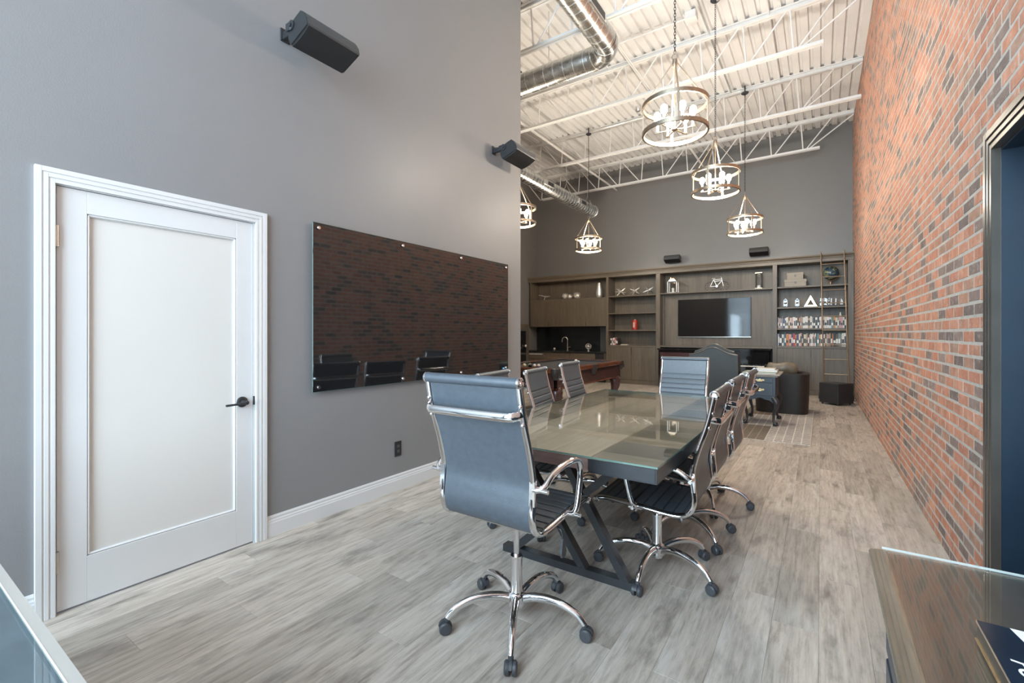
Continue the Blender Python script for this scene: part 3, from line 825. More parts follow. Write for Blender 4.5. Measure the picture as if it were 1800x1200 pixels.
# ---- chandeliers
def chandelier(label, loc, drop=0.0):
    t = thing('chandelier', label, 'chandelier', loc, 0, 'ring chandeliers')
    z = -2.35     # top ring below the canopy
    MB().lathe([(0.0,0.0),(0.062,0.0),(0.064,-0.012),(0.05,-0.026),(0.012,-0.03),(0.010,-0.05),(0.0,-0.05)], 22).build('canopy', M['steel_dark'], t)
    MB().tube([(0,0,-0.005),(0,0,0.13)], 0.012, n=8).build('mounting_stem', M['steel_dark'], t)
    ch = MB(); top, bot = -0.05, z+0.50; n = int((top-bot)/0.030)
    for i in range(n):
        zc = top-0.015-i*(top-bot)/n; L = 0.0215; w_ = 0.0095
        pts = [(w_*math.cos(a), 0, zc+L*math.sin(a)) if i % 2 else (0, w_*math.cos(a), zc+L*math.sin(a)) for a in [2*math.pi*k/8 for k in range(8)]]
        ch.tube(pts, 0.0028, n=4, closed=True)
    ch.build('chain', M['steel_dark'], t)
    MB().tube(ring((0,0,z+0.472), 0.028, 20, 'y'), 0.0045, n=6, closed=True).build('hook_ring', M['bronze'], t)
    MB().lathe([(0.0,z+0.445),(0.02,z+0.445),(0.024,z+0.43),(0.024,z+0.375),(0.018,z+0.365),(0.0,z+0.365)], 14).build('top_hub', M['bronze'], t)
    RR = 0.298
    for zz, nm in ((z, 'upper_ring'), (z-0.262, 'lower_ring')):
        rg = MB(); vs = []; fs = []; n = 56
        for i in range(n):
            a = 2*math.pi*i/n
            for rr, dz in ((RR-0.007,-0.019),(RR+0.009,-0.019),(RR+0.009,0.019),(RR-0.007,0.019)): vs.append((rr*math.cos(a), rr*math.sin(a), zz+dz))
        for i in range(n):
            j = (i+1)%n
            for q in range(4):
                s2 = (q+1)%4; fs.append((4*i+q, 4*j+q, 4*j+s2, 4*i+s2))
        rg.add(vs, fs, True); rg.build(nm, M['bronze'], t, ang=50)
    for k in range(4):
        a = R(20+90*k); c_, s_ = math.cos(a), math.sin(a)
        MB().bar((0.026*c_,0.026*s_,z+0.405), (RR*c_,RR*s_,z+0.01), 0.014, 0.006, up=(c_,s_,0.3)).build('support_rod', M['bronze'], t)
        MB().bar((RR*c_,RR*s_,z-0.262), (RR*c_,RR*s_,z), 0.026, 0.008, up=(c_,s_,0)).build('upright', M['bronze'], t)
    MB().rod((0,0,z+0.37), (0,0,z-0.245), 0.006).build('stem', M['bronze'], t)
    MB().lathe([(0.0,z-0.225),(0.028,z-0.225),(0.03,z-0.24),(0.0,z-0.25)], 14).build('arm_hub', M['bronze'], t)
    for k in range(6):
        a = R(8+60*k); c_, s_ = math.cos(a), math.sin(a); r2 = 0.165
        ar = MB().bar((0.015*c_,0.015*s_,z-0.237), ((r2+0.02)*c_,(r2+0.02)*s_,z-0.237), 0.013, 0.009).build('arm', M['bronze'], t)
        MB().lathe([(0.0,z-0.232),(0.017,z-0.232),(0.017,z-0.222),(0.0125,z-0.22),(0.0125,z-0.145),(0.0,z-0.145)], 12, (r2*c_,r2*s_,0)).build('candle_sleeve', M['candle'], ar)
        MB().lathe([(0.0,z-0.145),(0.012,z-0.143),(0.014,z-0.13),(0.028,z-0.11),(0.034,z-0.082),(0.030,z-0.056),(0.016,z-0.040),(0.0,z-0.037)], 12, (r2*c_,r2*s_,0)).build('bulb', M['bulb'], ar)
    return t
LAMP = bpy.data.lights.new('chandelier_light', 'POINT'); LAMP.energy = 122; LAMP.color = (1.0, 0.91, 0.78); LAMP.shadow_soft_size = 0.14
def lamp(x, y, z):
    o = bpy.data.objects.new('chandelier_light', LAMP); COL.objects.link(o); o.location = (x, y, z)
ch0 = chandelier('nearest and largest-looking ring chandelier, over the conference table', (-1.175, 4.57, 5.90))
CH = [(-1.175, 4.57, 5.90), (-1.185, 6.68, 5.86), (-1.175, 9.51, 5.83), (-4.33, 9.50, 5.83), (-4.33, 6.62, 5.85)]
CHL = [None, 'ring chandelier hanging second from the table in the row by the brick wall', 'small-looking ring chandelier above the TV, last in the row by the brick wall',
       'ring chandelier hanging below the end of the straight duct', 'ring chandelier half hidden by the end of the partition wall']
for p, lb in zip(CH[1:], CHL[1:]): dup(ch0, lb, p, R(13*len(lb)))
for p in CH: lamp(p[0], p[1], p[2]-2.35-0.10)

# ================================================================== CONFERENCE TABLE
TX0, TX1, TY0, TY1 = -1.868, -0.588, 1.995, 4.515
tb = thing('conference_table', 'long conference table with glass-covered wood top on crossed black steel legs', 'table', (0,0,0))
zt = 0.742
ca, cb = -1.54, -0.914
nb = 3
for i in range(nb):
    a = ca+(cb-ca)*i/nb; b = ca+(cb-ca)*(i+1)/nb
    MB().box(a+0.001, b-0.001, TY0+0.012, TY1-0.012, zt-0.055, zt, 0.002).build('centre_board', M['tabwood'], tb)
for a, b in ((TX0+0.008, ca-0.002), (cb+0.002, TX1-0.008)):
    yb = TY0+0.008
    for q, wd in enumerate((0.16, 0.26, 0.40, 0.17, 0.42, 0.30, 0.36, 0.22, 0.5)):
        ye = min(yb+wd, TY1-0.008)
        if ye - yb > 0.02: MB().box(a, b, yb+0.001, ye-0.001, zt-0.05, zt, 0.002).build('side_board', M['tabdark'] if q % 2 else M['tabmid'], tb)
        yb = ye
MB().box(ca, cb, TY0+0.002, TY0+0.012, zt-0.058, zt, 0.001).build('end_board', M['tabend'], tb)
MB().box(ca, cb, TY1-0.012, TY1-0.002, zt-0.058, zt, 0.001).build('end_board', M['tabend'], tb)
for a, b, sgn in ((TX0, ca-0.001, -1), (cb+0.001, TX1, 1)):
    f = MB(); xo = a if sgn < 0 else b
    f.box(min(xo, xo-sgn*0.008), max(xo, xo-sgn*0.008), TY0, TY1, zt-0.062, zt, 0.001)
    ea, eb = (a+0.0082, b) if sgn < 0 else (a, b-0.0082)
    f.box(ea, eb, TY0, TY0+0.008, zt-0.062, zt, 0.001); f.box(ea, eb, TY1-0.008, TY1, zt-0.062, zt, 0.001)
    f.box(a, b, TY0, TY1, zt-0.066, zt-0.062)
    f.build('steel_edge_frame', M['steel_dark'], tb)
gt = MB(); gt.box(TX0-0.004, TX1+0.004, TY0-0.004, TY1+0.004, zt+0.003, zt+0.0125)
gl = gt.build('glass_top', M['glass'], tb)
ge = MB(); x0, x1, y0, y1 = TX0-0.0052, TX1+0.0052, TY0-0.0052, TY1+0.0052
for (a,b,c,d) in ((x0,x0+0.001,y0,y1),(x1-0.001,x1,y0,y1),(x0,x1,y0,y0+0.001),(x0,x1,y1-0.001,y1)): ge.box(a,b,c,d,zt+0.0035,zt+0.012)
ge.build('glass_edge', M['gedge'], gl)
def leg_frame(y, flip):
    s = -1 if flip else 1; cx = -1.22
    X = lambda x: cx + s*(x-cx)
    zb = zt-0.066
    up = (0,1,0)
    MB().bar((X(-1.62),y,0.021),(X(-0.80),y,0.021),0.042,0.055,up=up).build('floor_bar', M['steel_dark'], tb)
    MB().bar((X(-1.62),y,zb-0.02),(X(-0.80),y,zb-0.02),0.04,0.055,up=up).build('top_bar', M['steel_dark'], tb)
    for a, b in ((-0.842, -1.225), (-1.085, -1.515), (-1.545, -0.862)):
        MB().bar((X(a),y,0.03),(X(b),y,zb-0.03),0.042,0.052,up=up).build('leg', M['steel_dark'], tb)
leg_frame(2.33, False); leg_frame(4.18, True)

# ================================================================== SWIVEL CHAIRS
# side profile (forward, up): roll at the top, sling down the back, round the seat bight, out to the front roll
PROF = [(-0.337,1.033),(-0.329,0.992),(-0.313,0.918),(-0.293,0.848),(-0.269,0.778),(-0.250,0.714),(-0.236,0.655),(-0.231,0.608),(-0.238,0.556),(-0.243,0.506),(-0.236,0.463),(-0.216,0.434),(-0.184,0.417),(-0.138,0.411),(-0.066,0.415),(0.010,0.422),(0.079,0.427),(0.145,0.430),(0.220,0.431),(0.268,0.424)]
SP = [(p.x, p.z) for p in spline([(a,0,b) for a,b in PROF], 8)]
def arc(pts):
    o = [0.0]
    for i in range(1, len(pts)): o.append(o[-1]+math.hypot(pts[i][0]-pts[i-1][0], pts[i][1]-pts[i-1][1]))
    return o
def sling(i0, i1, w, seams, name, parent):
    P = SP[i0:i1+1]; S = arc(SP)[i0:i1+1]
    # resample finely
    Q = []; step = 0.0025; s = S[0]; k = 0
    while s <= S[-1]+1e-9:
        while k < len(S)-2 and S[k+1] < s: k += 1
        t = (s-S[k])/max(1e-9, S[k+1]-S[k]); Q.append((P[k][0]+(P[k+1][0]-P[k][0])*t, P[k][1]+(P[k+1][1]-P[k][1])*t, s)); s += step
    inn, out = [], []
    N = len(Q)
    for i, (f, z, s) in enumerate(Q):
        a, b = Q[max(0,i-1)], Q[min(N-1,i+1)]
        tx, tz = b[0]-a[0], b[1]-a[1]; L = math.hypot(tx, tz) or 1
        nx_, nz_ = -tz/L, tx/L           # toward the sitter
        d = min((abs(s-q) for q in seams), default=1)
        h = 0.010 if d > 0.0105 else (0.0075+0.0025*math.sqrt(max(0.0, (d-0.004)/0.0065)) if d > 0.004 else 0.0022)
        inn.append((f+nx_*h, z+nz_*h)); out.append((f-nx_*0.005, z-nz_*0.005))
    mb = MB(); vs = []; ys = (-w, w)
    for (a, b) in zip(inn, out):
        for y in ys: vs.append((a[0], y, a[1]))
        for y in ys: vs.append((b[0], y, b[1]))
    fs = []
    for i in range(N-1):
        o, q = 4*i, 4*i+4
        fs += [(o,o+1,q+1,q),(o+2,q+2,q+3,o+3),(o,q,q+2,o+2),(o+1,o+3,q+3,q+1)]
    fs += [(0,2,3,1),(4*N-4,4*N-3,4*N-1,4*N-2)]
    mb.add(vs, fs, True)
    return mb.build(name, M['leather'], parent, ang=40)
CT = arc(SP)[-1]
iB = 8*11
SB = arc(SP)[iB]
def roller(f, z, name, r, parent):
    w = 0.238
    ro = MB().tube([(f,-w,z),(f,w,z)], r, n=20).build(name, M['leather'], parent)
    for s in (-1, 1):
        My = Matrix.Translation((f, s*w, z)) @ Matrix.Rotation(R(-90*s), 4, 'X')
        MB().lathe([(r+0.0015,-0.006),(r+0.0015,0.004),(r*0.82,0.007),(r*0.62,0.004),(r*0.45,0.004),(r*0.40,0.007),(0.0,0.007)], 20, M=My).build('end_cap', M['chrome'], ro)
    return ro
def make_chair(label):
    t = thing('office_chair', label, 'chair', (0,0,0), 0, 'black ribbed conference chairs')
    up = []
    seams_b = [0.165+0.052*i for i in range(9)]
    up.append(sling(3, iB, 0.219, seams_b, 'backrest', t))
    up.append(sling(iB, len(SP)-4, 0.219, [SB+0.03+0.052*i for i in range(9)], 'seat', t))
    up.append(roller(PROF[0][0], PROF[0][1], 'head_roll', 0.021, t))
    up.append(roller(PROF[-1][0], PROF[-1][1]-0.004, 'front_roll', 0.016, t))
    for s in (-1, 1):
        fr = MB().tube([(f, s*0.232, z) for f, z in SP[2:-1:2]], 0.0150, 0.0135, n=10, ref=(0,1,0)).build('side_frame', M['chrome'], t)
        up.append(fr)
        for f, z in ((-0.316, 0.945), (-0.300, 0.872)):
            MB().sphere((f-0.012, s*0.234, z), 0.011, 10, 7).build('bolt', M['chrome'], fr)
        MB().bar((-0.237, s*0.2335, 0.640), (-0.241, s*0.2335, 0.545), 0.024, 0.017, up=(1,0,0)).build('frame_clamp', M['chrome'], fr)
        arm = spline([(-0.236,s*0.236,0.610),(-0.232,s*0.262,0.612),(-0.215,s*0.278,0.628),(-0.165,s*0.280,0.655),(-0.06,s*0.280,0.672),(0.03,s*0.280,0.672),(0.072,s*0.280,0.655),(0.090,s*0.280,0.610),(0.078,s*0.279,0.53),(0.058,s*0.276,0.455),(0.050,s*0.262,0.432),(0.050,s*0.236,0.428)], 5)
        ta = [1.0]*len(arm)
        up.append(MB().tube(arm, 0.0135, n=10).build('armrest', M['chrome'], t))
        MB().tube([(-0.236,s*0.225,0.610),(-0.236,s*0.300,0.610)], 0.009, n=10).build('arm_peg', M['chrome'], up[-1])
        MB().tube([(0.050,s*0.225,0.428),(0.050,s*0.300,0.428)], 0.009, n=10).build('arm_peg', M['chrome'], up[-1])
    bp_ = spline([(-0.318,-0.236,0.912),(-0.348,-0.222,0.908),(-0.364,-0.185,0.905),(-0.366,0.0,0.904),(-0.364,0.185,0.905),(-0.348,0.222,0.908),(-0.318,0.236,0.912)], 5)
    up.append(MB().tube(bp_, 0.017, 0.006, n=10, ref=(0,0,1)).build('back_brace', M['chrome'], t))
    cr = MB()
    for f in (-0.09, 0.07):
        for a, b in (((f,-0.232,0.408),(f,-0.14,0.372)),((f,-0.14,0.372),(f,0.14,0.372)),((f,0.14,0.372),(f,0.232,0.408))): cr.bar(a, b, 0.04, 0.008)
    up.append(cr.build('seat_crossbar', M['nickel'], t))
    up.append(MB().box(-0.11, 0.09, -0.07, 0.07, 0.372, 0.402, 0.004).build('tilt_plate', M['rubber'], t))
    lv = MB().tube(spline([(0.0,-0.06,0.380),(0.0,-0.17,0.382),(0.0,-0.225,0.372),(0.0,-0.238,0.345),(0.0,-0.240,0.325)], 5), 0.0045, n=8).build('height_lever', M['steel_dark'], t); up.append(lv)
    pd = MB().prism([(-0.009,0.335),(0.009,0.335),(0.022,0.275),(0.014,0.255),(-0.014,0.255),(-0.022,0.275)], -0.246, -0.236, 'y').build('paddle', M['rubber'], lv)
    up.append(MB().tube([(0,0,0.10),(0,0,0.385)], 0.0135, n=14).build('gas_piston', M['chrome'], t))
    for o in up: o['lift'] = 1
    MB().lathe([(0.0,0.070),(0.030,0.070),(0.032,0.085),(0.041,0.088),(0.043,0.128),(0.038,0.142),(0.029,0.148),(0.0265,0.16),(0.0255,0.298),(0.028,0.30),(0.028,0.312),(0.0,0.312)], 24).build('hub_column', M['chrome'], t)
    for k in range(5):
        path = spline([(0.030,0,0.118),(0.09,0,0.136),(0.165,0,0.140),(0.235,0,0.126),(0.288,0,0.100),(0.318,0,0.066)], 5)
        tp = [1.15-0.35*i/(len(path)-1) for i in range(len(path))]
        lg = MB().tube(path, 0.0165, 0.0185, n=12, ref=(0,1,0), taper=tp).build('leg', M['chrome'], t)
        c = MB(); cx = 0.328
        for s in (-1, 1):
            My = Matrix.Translation((cx, s*0.0165, 0.0275)) @ Matrix.Rotation(R(-90*s), 4, 'X')
            c.lathe([(0.0,-0.010),(0.0265,-0.010),(0.0275,-0.006),(0.0275,0.004),(0.022,0.0095),(0.008,0.0105),(0.0,0.0105)], 18, M=My)
        hood = [(cx+0.031*math.cos(a), 0.0275+0.031*math.sin(a)) for a in [R(18+i*18) for i in range(10)]]
        hood = hood + [(cx-0.020, 0.026), (cx+0.018, 0.030)]
        c.prism(hood, -0.0062, 0.0062, 'y'); c.tube([(cx-0.008,0,0.045),(cx-0.010,0,0.072)], 0.0115, n=12)
        c.build('caster', M['rubber'], lg)
    return t
def set_chair(t, loc, rz, lift, base):
    t.location = loc; t.rotation_euler = (0,0,rz)
    i = 0; rr = random.Random(int(loc[0]*1000+loc[1]*77))
    for ch in t.children:
        if 'lift' in ch: ch.location.z = lift
        if ch.name.split('.')[0] == 'leg':
            ch.rotation_euler.z = R(base+72*i)-rz; i += 1
chair0 = make_chair('black ribbed chair at the near head of the table, back to the viewer')
CHS = [(None, (-1.165,1.765), 90, 0.113, 11.4),
 ('black ribbed chair on the brick-wall side, nearest the camera', (-0.770,2.614), 181.5, 0.0, 53),
 ('black ribbed chair on the brick-wall side, middle of three', (-0.775,3.19), 180.5, 0.008, 33),
 ('black ribbed chair on the brick-wall side, closest to the blue side table', (-0.770,3.86), 180, 0.005, 5),
 ('black ribbed chair on the glass-board side, mostly behind the near head chair', (-1.690,2.80), 8.5, 0.0, 20),
 ('black ribbed chair on the glass-board side, middle of three', (-1.690,3.42), 10, -0.015, 8),
 ('black ribbed chair on the glass-board side, closest to the pool table', (-1.720,4.10), 6, 0.005, 8),
 ('black ribbed chair at the far head of the table, facing the viewer', (-1.205,4.72), -91, 0.035, 30)]
chairs = [chair0] + [dup(chair0, c[0], (0,0,0), 0) for c in CHS[1:]]
for ch, c in zip(chairs, CHS): set_chair(ch, (c[1][0], c[1][1], 0), R(c[2]), c[3], c[4])

# ================================================================== FOREGROUND: SIDEBOARD AT THE BRICK WALL
sb = thing('sideboard', 'dark wooden sideboard with moulded edge and glass sheet against the brick wall', 'sideboard', (0,0,0))
SX0, SX1, SY0, SY1, SZ = 0.135, 0.640, -0.35, 1.60, 0.742
MB().box(SX0+0.012, SX1-0.004, SY0+0.02, SY1-0.012, SZ-0.03, SZ, 0.002).build('top_board', M['sidetop'], sb)
mo = MB()
for dx, z0, z1 in ((0.024, SZ-0.022, SZ-0.014), (0.021, SZ-0.014, SZ-0.009), (0.012, SZ-0.009, SZ-0.004), (0.004, SZ-0.004, SZ)):
    mo.box(SX0-dx, SX0+0.013, SY0, SY1+dx, z0, z1, 0.0018); mo.box(SX0+0.0132, SX1-0.004, SY1-0.013, SY1+dx, z0, z1, 0.0018)
mo.build('edge_moulding', M['sidemould'], sb)
bd = MB().box(SX0+0.02, SX1-0.006, SY0+0.03, SY1-0.02, 0.08, SZ-0.03, 0.003).build('body', M['navy'], sb)
for i in range(4):
    ya = SY0+0.05+i*0.465
    dr = MB().box(SX0+0.006, SX0+0.021, ya, ya+0.445, SZ-0.235, SZ-0.05, 0.004).build('drawer', M['navy'], sb)
    dr = MB().box(SX0+0.006, SX0+0.021, ya, ya+0.445, 0.11, SZ-0.255, 0.004).build('door', M['navy'], sb)
pl = MB().box(SX0+0.03, SX1-0.01, SY0+0.04, SY1-0.03, 0.0, 0.08).build('plinth', M['navy'], sb)
gs = MB().box(SX0+0.004, SX1-0.004, SY0+0.005, SY1, SZ+0.003, SZ+0.009).build('glass_sheet', M['glass'], sb)
MB().box(SX0+0.0035, SX1-0.004, SY1, SY1+0.001, SZ+0.0032, SZ+0.0088).build('glass_edge', M['cyan'], gs)
pb = thing('presentation_box', 'navy gloss box with white print lying on the sideboard glass', 'box', (0.246, 0.80, SZ+0.009))
MB().box(0, 0.30, 0, 0.415, 0, 0.032, 0.0008).build('lower_case', M['black'], pb)
li = MB().box(-0.001, 0.301, -0.001, 0.416, 0.032, 0.036, 0.0006).build('lid', M['navybox'], pb)
MB().box(-0.0016, -0.0008, -0.001, 0.416, 0.0318, 0.0364).build('lid_edge', M['nickel'], pb)
MB().box(-0.003, 0.0, 0.0, 0.416, 0.0, 0.002).build('base_edge', M['dirtybrass'], pb)
MB().prism([(0.043,0.415),(0.30,0.415),(0.30,0.25),(0.075,0.25)], 0.0361, 0.0364, 'z').build('white_corner', M['paper'], li)
def text_mesh(txt, size, mat, parent, name, Mx, ext=0.0003):
    cu = bpy.data.curves.new(name, 'FONT'); cu.body = txt; cu.size = size; cu.extrude = ext; cu.align_x = 'LEFT'; cu.shear = 0.3
    o = bpy.data.objects.new(name, cu); COL.objects.link(o)
    dg = bpy.context.evaluated_depsgraph_get(); me = bpy.data.meshes.new_from_object(o.evaluated_get(dg))
    bpy.data.objects.remove(o); me.transform(Mx); me.materials.clear(); me.materials.append(mat)
    r = bpy.data.objects.new(name, me); COL.objects.link(r); r.parent = parent; return r
text_mesh('PO', 0.040, M['paper'], li, 'lettering', Matrix.Translation((0.016, 0.303, 0.0364)) @ Matrix.Rotation(R(-86), 4, 'Z'))

# ---- desk at the lower left
dk = thing('glass_desk', 'glass-topped desk corner at the lower left beside the white door', 'desk', (0,0,0))
DX0, DX1, DYa, DYb, DZt = -2.45, -0.62, -0.62, 0.24, 0.75
MB().box(DX0+0.018, DX1-0.018, DYa+0.018, DYb-0.018, DZt-0.045, DZt-0.0125, 0.002).build('desk_top', M['deskdark'], dk)
gp = MB(); bw = 0.022
gp.box(DX0+bw, DX1-bw, DYa+bw, DYb-bw, DZt-0.0115, DZt); g_ = gp.build('glass_top', M['glass'], dk)
bv = MB()
zz0, zz1 = DZt-0.009, DZt
o_ = [(DX0,DYa),(DX1,DYa),(DX1,DYb),(DX0,DYb)]; i_ = [(DX0+bw,DYa+bw),(DX1-bw,DYa+bw),(DX1-bw,DYb-bw),(DX0+bw,DYb-bw)]
vs = [(x,y,zz0) for x,y in o_]+[(x,y,zz1) for x,y in i_]+[(x,y,DZt-0.0115) for x,y in o_]+[(x,y,DZt-0.0115) for x,y in i_]
fs = []
for i in range(4):
    j = (i+1)%4; fs += [(i,j,4+j,4+i),(8+i,8+j,j,i),(8+i,12+i,12+j,8+j)]
bv.add(vs, fs); bv.build('bevelled_edge', M['bevel'], g_)
cy = MB()
for (a,b,c,d) in ((DX0+bw,DX1-bw,DYb-bw-0.0022,DYb-bw),(DX0+bw,DX0+bw+0.0022,DYa+bw,DYb-bw),(DX1-bw-0.0022,DX1-bw,DYa+bw,DYb-bw)): cy.box(a,b,c,d,DZt-0.001,DZt+0.0006)
cy.build('bevel_line', M['cyan'], g_)
for x in (DX0+0.08, DX1-0.12):
    for y in (DYa+0.08, DYb-0.14): MB().box(x, x+0.05, y, y+0.05, 0, DZt-0.045, 0.003).build('leg', M['steel_dark'], dk)
MB().box(DX0+0.1, DX1-0.1, DYa+0.1, DYa+0.12, 0.35, DZt-0.045).build('modesty_panel', M['deskdark'], dk)

# ================================================================== POOL TABLE
pt = thing('pool_table', 'mahogany pool table with charcoal cloth and carved claw legs', 'pool table', (-3.77, 7.02, 0))
hw, hl, RZ = 0.69, 1.315, 0.835
MB().box(-hw+0.10, hw-0.10, -hl+0.10, hl-0.10, RZ-0.075, RZ-0.035).build('slate_bed', M['felt'], pt)
for a, b, c, d in ((-hw, -hw+0.115, -hl+0.1, -0.07), (-hw, -hw+0.115, 0.07, hl-0.1), (hw-0.115, hw, -hl+0.1, -0.07), (hw-0.115, hw, 0.07, hl-0.1), (-hw+0.1, hw-0.1, -hl, -hl+0.115), (-hw+0.1, hw-0.1, hl-0.115, hl)):
    rl = MB().box(a, b, c, d, RZ-0.07, RZ, 0.010).build('rail', M['mahog'], pt)
    lo = MB()
    if d-c > 0.5: xx = (b, b+0.045) if a < 0 else (a-0.045, a); lo.prism([(xx[0],RZ-0.036),(xx[1],RZ-0.036),(xx[1],RZ-0.004),(xx[0],RZ-0.004)], c+0.02, d-0.02, 'y')
    else: yy = (d, d+0.045) if c < 0 else (c-0.045, c); lo.prism([(yy[0],RZ-0.036),(yy[1],RZ-0.036),(yy[1],RZ-0.004),(yy[0],RZ-0.004)], a+0.02, b-0.02, 'x')
    lo.build('cushion', M['felt'], rl)
for sx, sy in ((-1,-1),(1,-1),(-1,0),(1,0),(-1,1),(1,1)):
    x = sx*(hw-0.06 if sy else hw-0.045); y = sy*(hl-0.06)
    pk = MB(); pk.lathe([(0.058,RZ-0.005),(0.066,RZ+0.003),(0.074,RZ-0.002),(0.075,RZ-0.07),(0.060,RZ-0.10),(0.045,RZ-0.16),(0.0,RZ-0.17)], 18, (x,y,0), cap=False)
    p_ = pk.build('pocket', M['bleather'], pt)
    fr = MB()
    ox, oy = x+sx*0.045, y+sy*0.045
    for k in range(5):
        a = k*1.257; fr.tube([(ox+0.018*math.cos(a), oy+0.018*math.sin(a), RZ-0.05), (ox+0.026*math.cos(a), oy+0.026*math.sin(a), RZ-0.12-0.012*(k%2))], 0.006, n=5)
    fr.build('leather_fringe', M['bleather'], p_)
for a, b, c, d in ((-hw+0.05,-hw+0.09,-hl+0.06,hl-0.06),(hw-0.09,hw-0.05,-hl+0.06,hl-0.06),(-hw+0.05,hw-0.05,-hl+0.06,-hl+0.10),(-hw+0.05,hw-0.05,hl-0.10,hl-0.06)):
    ap = MB().box(a, b, c, d, RZ-0.30, RZ-0.07, 0.006).build('apron', M['mahogd'], pt)
    m_ = MB(); m_.box(a-0.008, b+0.008, c-0.008, d+0.008, RZ-0.31, RZ-0.285, 0.006); m_.build('apron_bead', M['mahog'], ap)
for sx in (-1, 1):
    for sy in (-1, 1):
        x, y = sx*(hw-0.14), sy*(hl-0.20)
        lg = MB(); prof = [(0.085,RZ-0.30),(0.10,RZ-0.36),(0.085,RZ-0.45),(0.06,RZ-0.55),(0.045,0.17),(0.055,0.10),(0.075,0.06)]
        pth = [(x+sx*o, y+sy*o, z) for (r_, z), o in zip(prof, (0.0,0.03,0.035,0.02,0.01,0.03,0.05))]
        lg.tube(spline(pth, 4), 1.0, n=14, ref=(1,0,0), taper=[p for p in [prof[min(i//4, 6)][0]+(prof[min(i//4+1,6)][0]-prof[min(i//4,6)][0])*((i%4)/4) for i in range(25)]])
        l_ = lg.build('leg', M['mahogd'], pt)
        cl = MB(); cl.sphere((x+sx*0.06, y+sy*0.06, 0.045), 0.05)
        for k in range(4):
            a = k*1.57+0.78; cl.tube(spline([(x+sx*0.055+0.03*math.cos(a), y+sy*0.055+0.03*math.sin(a), 0.10), (x+sx*0.06+0.055*math.cos(a), y+sy*0.06+0.055*math.sin(a), 0.06), (x+sx*0.06+0.05*math.cos(a), y+sy*0.06+0.05*math.sin(a), 0.008)], 3), 0.014, n=6)
        cl.build('claw_foot', M['mahogd'], l_)
BZ = RZ-0.035+0.0286
def ball(lbl, x, y, col, stripe=False):
    t = thing('billiard_ball', lbl, 'ball', (x, y, BZ), 0, 'billiard balls')
    t.rotation_euler = (random.random(), random.random(), random.random())
    MB().sphere((0,0,0), 0.0286, 18, 12).build('shell', M['ivory'] if (stripe or col is None) else flatcol('ball_'+lbl.split()[0], col, 0.12), t)
    if stripe: MB().lathe([(0.0242,-0.0157),(0.0283,-0.005),(0.02895,0.0),(0.0283,0.005),(0.0242,0.0157)], 20, cap=False).build('stripe', flatcol('stripe_'+lbl.split()[0], col, 0.12), t)
    return t
ball('white cue ball alone toward the far rail of the pool table', -3.81, 7.79, None)
rx, ry = -3.81, 6.24
for i, (nm, c, st, dx, dy) in enumerate([('cream and yellow striped ball at the left end of the cluster', (0.75,0.5,0.06), True, -0.145, -0.02), ('green ball in the cluster, behind its neighbours', (0.03,0.16,0.05), False, -0.10, 0.05), ('cream and red striped ball in the middle of the cluster', (0.5,0.05,0.03), True, -0.05, 0.0), ('blue ball in the cluster beside a striped one', (0.02,0.05,0.22), False, 0.005, 0.04), ('orange striped pale ball toward the right of the cluster', (0.62,0.22,0.04), True, 0.045, -0.02), ('black ball between two striped ones in the cluster', (0.01,0.01,0.01), False, -0.015, -0.05), ('cream and purple striped ball at the right end of the cluster', (0.16,0.04,0.2), True, 0.105, 0.01)]):
    ball(nm, rx+dx, ry+dy, c, st)

# ================================================================== LOUNGE
rg = MB().box(-2.55, -0.10, 6.485, 9.95, 0.0, 0.009, 0.002)
tag(rg.build('area_rug', M['rug']), 'taupe patchwork rug with pale grid lines under the lounge chairs', 'rug')

wc = thing('wingback_armchair', 'dark leather camelback armchair seen from behind the far table head', 'armchair', (-1.385, 7.62, 0.009), R(1.5))
def camel(y, base, hump, half): return base + hump*math.exp(-(y/(half*0.52))**2)
hb = 0.345
out = [(-hb, 0.14)] + [(-hb-0.012, 0.6), (-hb-0.004, 0.97)]
tops = [(-hb+2*hb*i/24, camel(-hb+2*hb*i/24, 0.998, 0.115, hb)) for i in range(25)]
poly = out + tops + [(hb+0.004, 0.97), (hb+0.012, 0.6), (hb, 0.14)]
MB().prism(poly, -0.03, 0.05, 'y', smooth=True).build('outer_back', M['wing'], wc, ang=30)
poly2 = [(-hb+0.04, 0.40), (-hb+0.03, 0.95)] + [(-hb+0.06+(2*hb-0.12)*i/24, camel(-hb+0.06+(2*hb-0.12)*i/24, 1.03, 0.125, hb)) for i in range(25)] + [(hb-0.03, 0.95), (hb-0.04, 0.40)]
MB().prism(poly2, 0.05, 0.17, 'y', smooth=True).build('inner_back', M['wing'], wc, ang=30)
MB().tube([(y, -0.03, z+0.002) for y, z in tops], 0.009, n=8).build('piping', M['wingp'], wc)
MB().tube([(y, 0.10, z+0.006) for y, z in poly2[2:-2]], 0.012, n=8).build('top_piping', M['wingp'], wc)
for s in (-1, 1):
    MB().prism([(-0.0,0.40),(0.0,1.0),(0.20,0.98),(0.30,0.84),(0.32,0.66),(0.62,0.64),(0.66,0.58),(0.66,0.14),(0.0,0.14)], s*(hb-0.07), s*(hb+0.005), 'x').build('wing_arm', M['wing'], wc)
    MB().tube([(s*hb, 0.28, 0.655), (s*hb, 0.68, 0.625)], 0.055, n=14).build('arm_roll', M['wing'], wc)
MB().box(-hb+0.07, hb-0.07, 0.05, 0.64, 0.14, 0.34, 0.01).build('seat_base', M['wing'], wc)
MB().box(-hb+0.075, hb-0.075, 0.10, 0.68, 0.34, 0.47, 0.03).build('seat_cushion', M['wing'], wc)
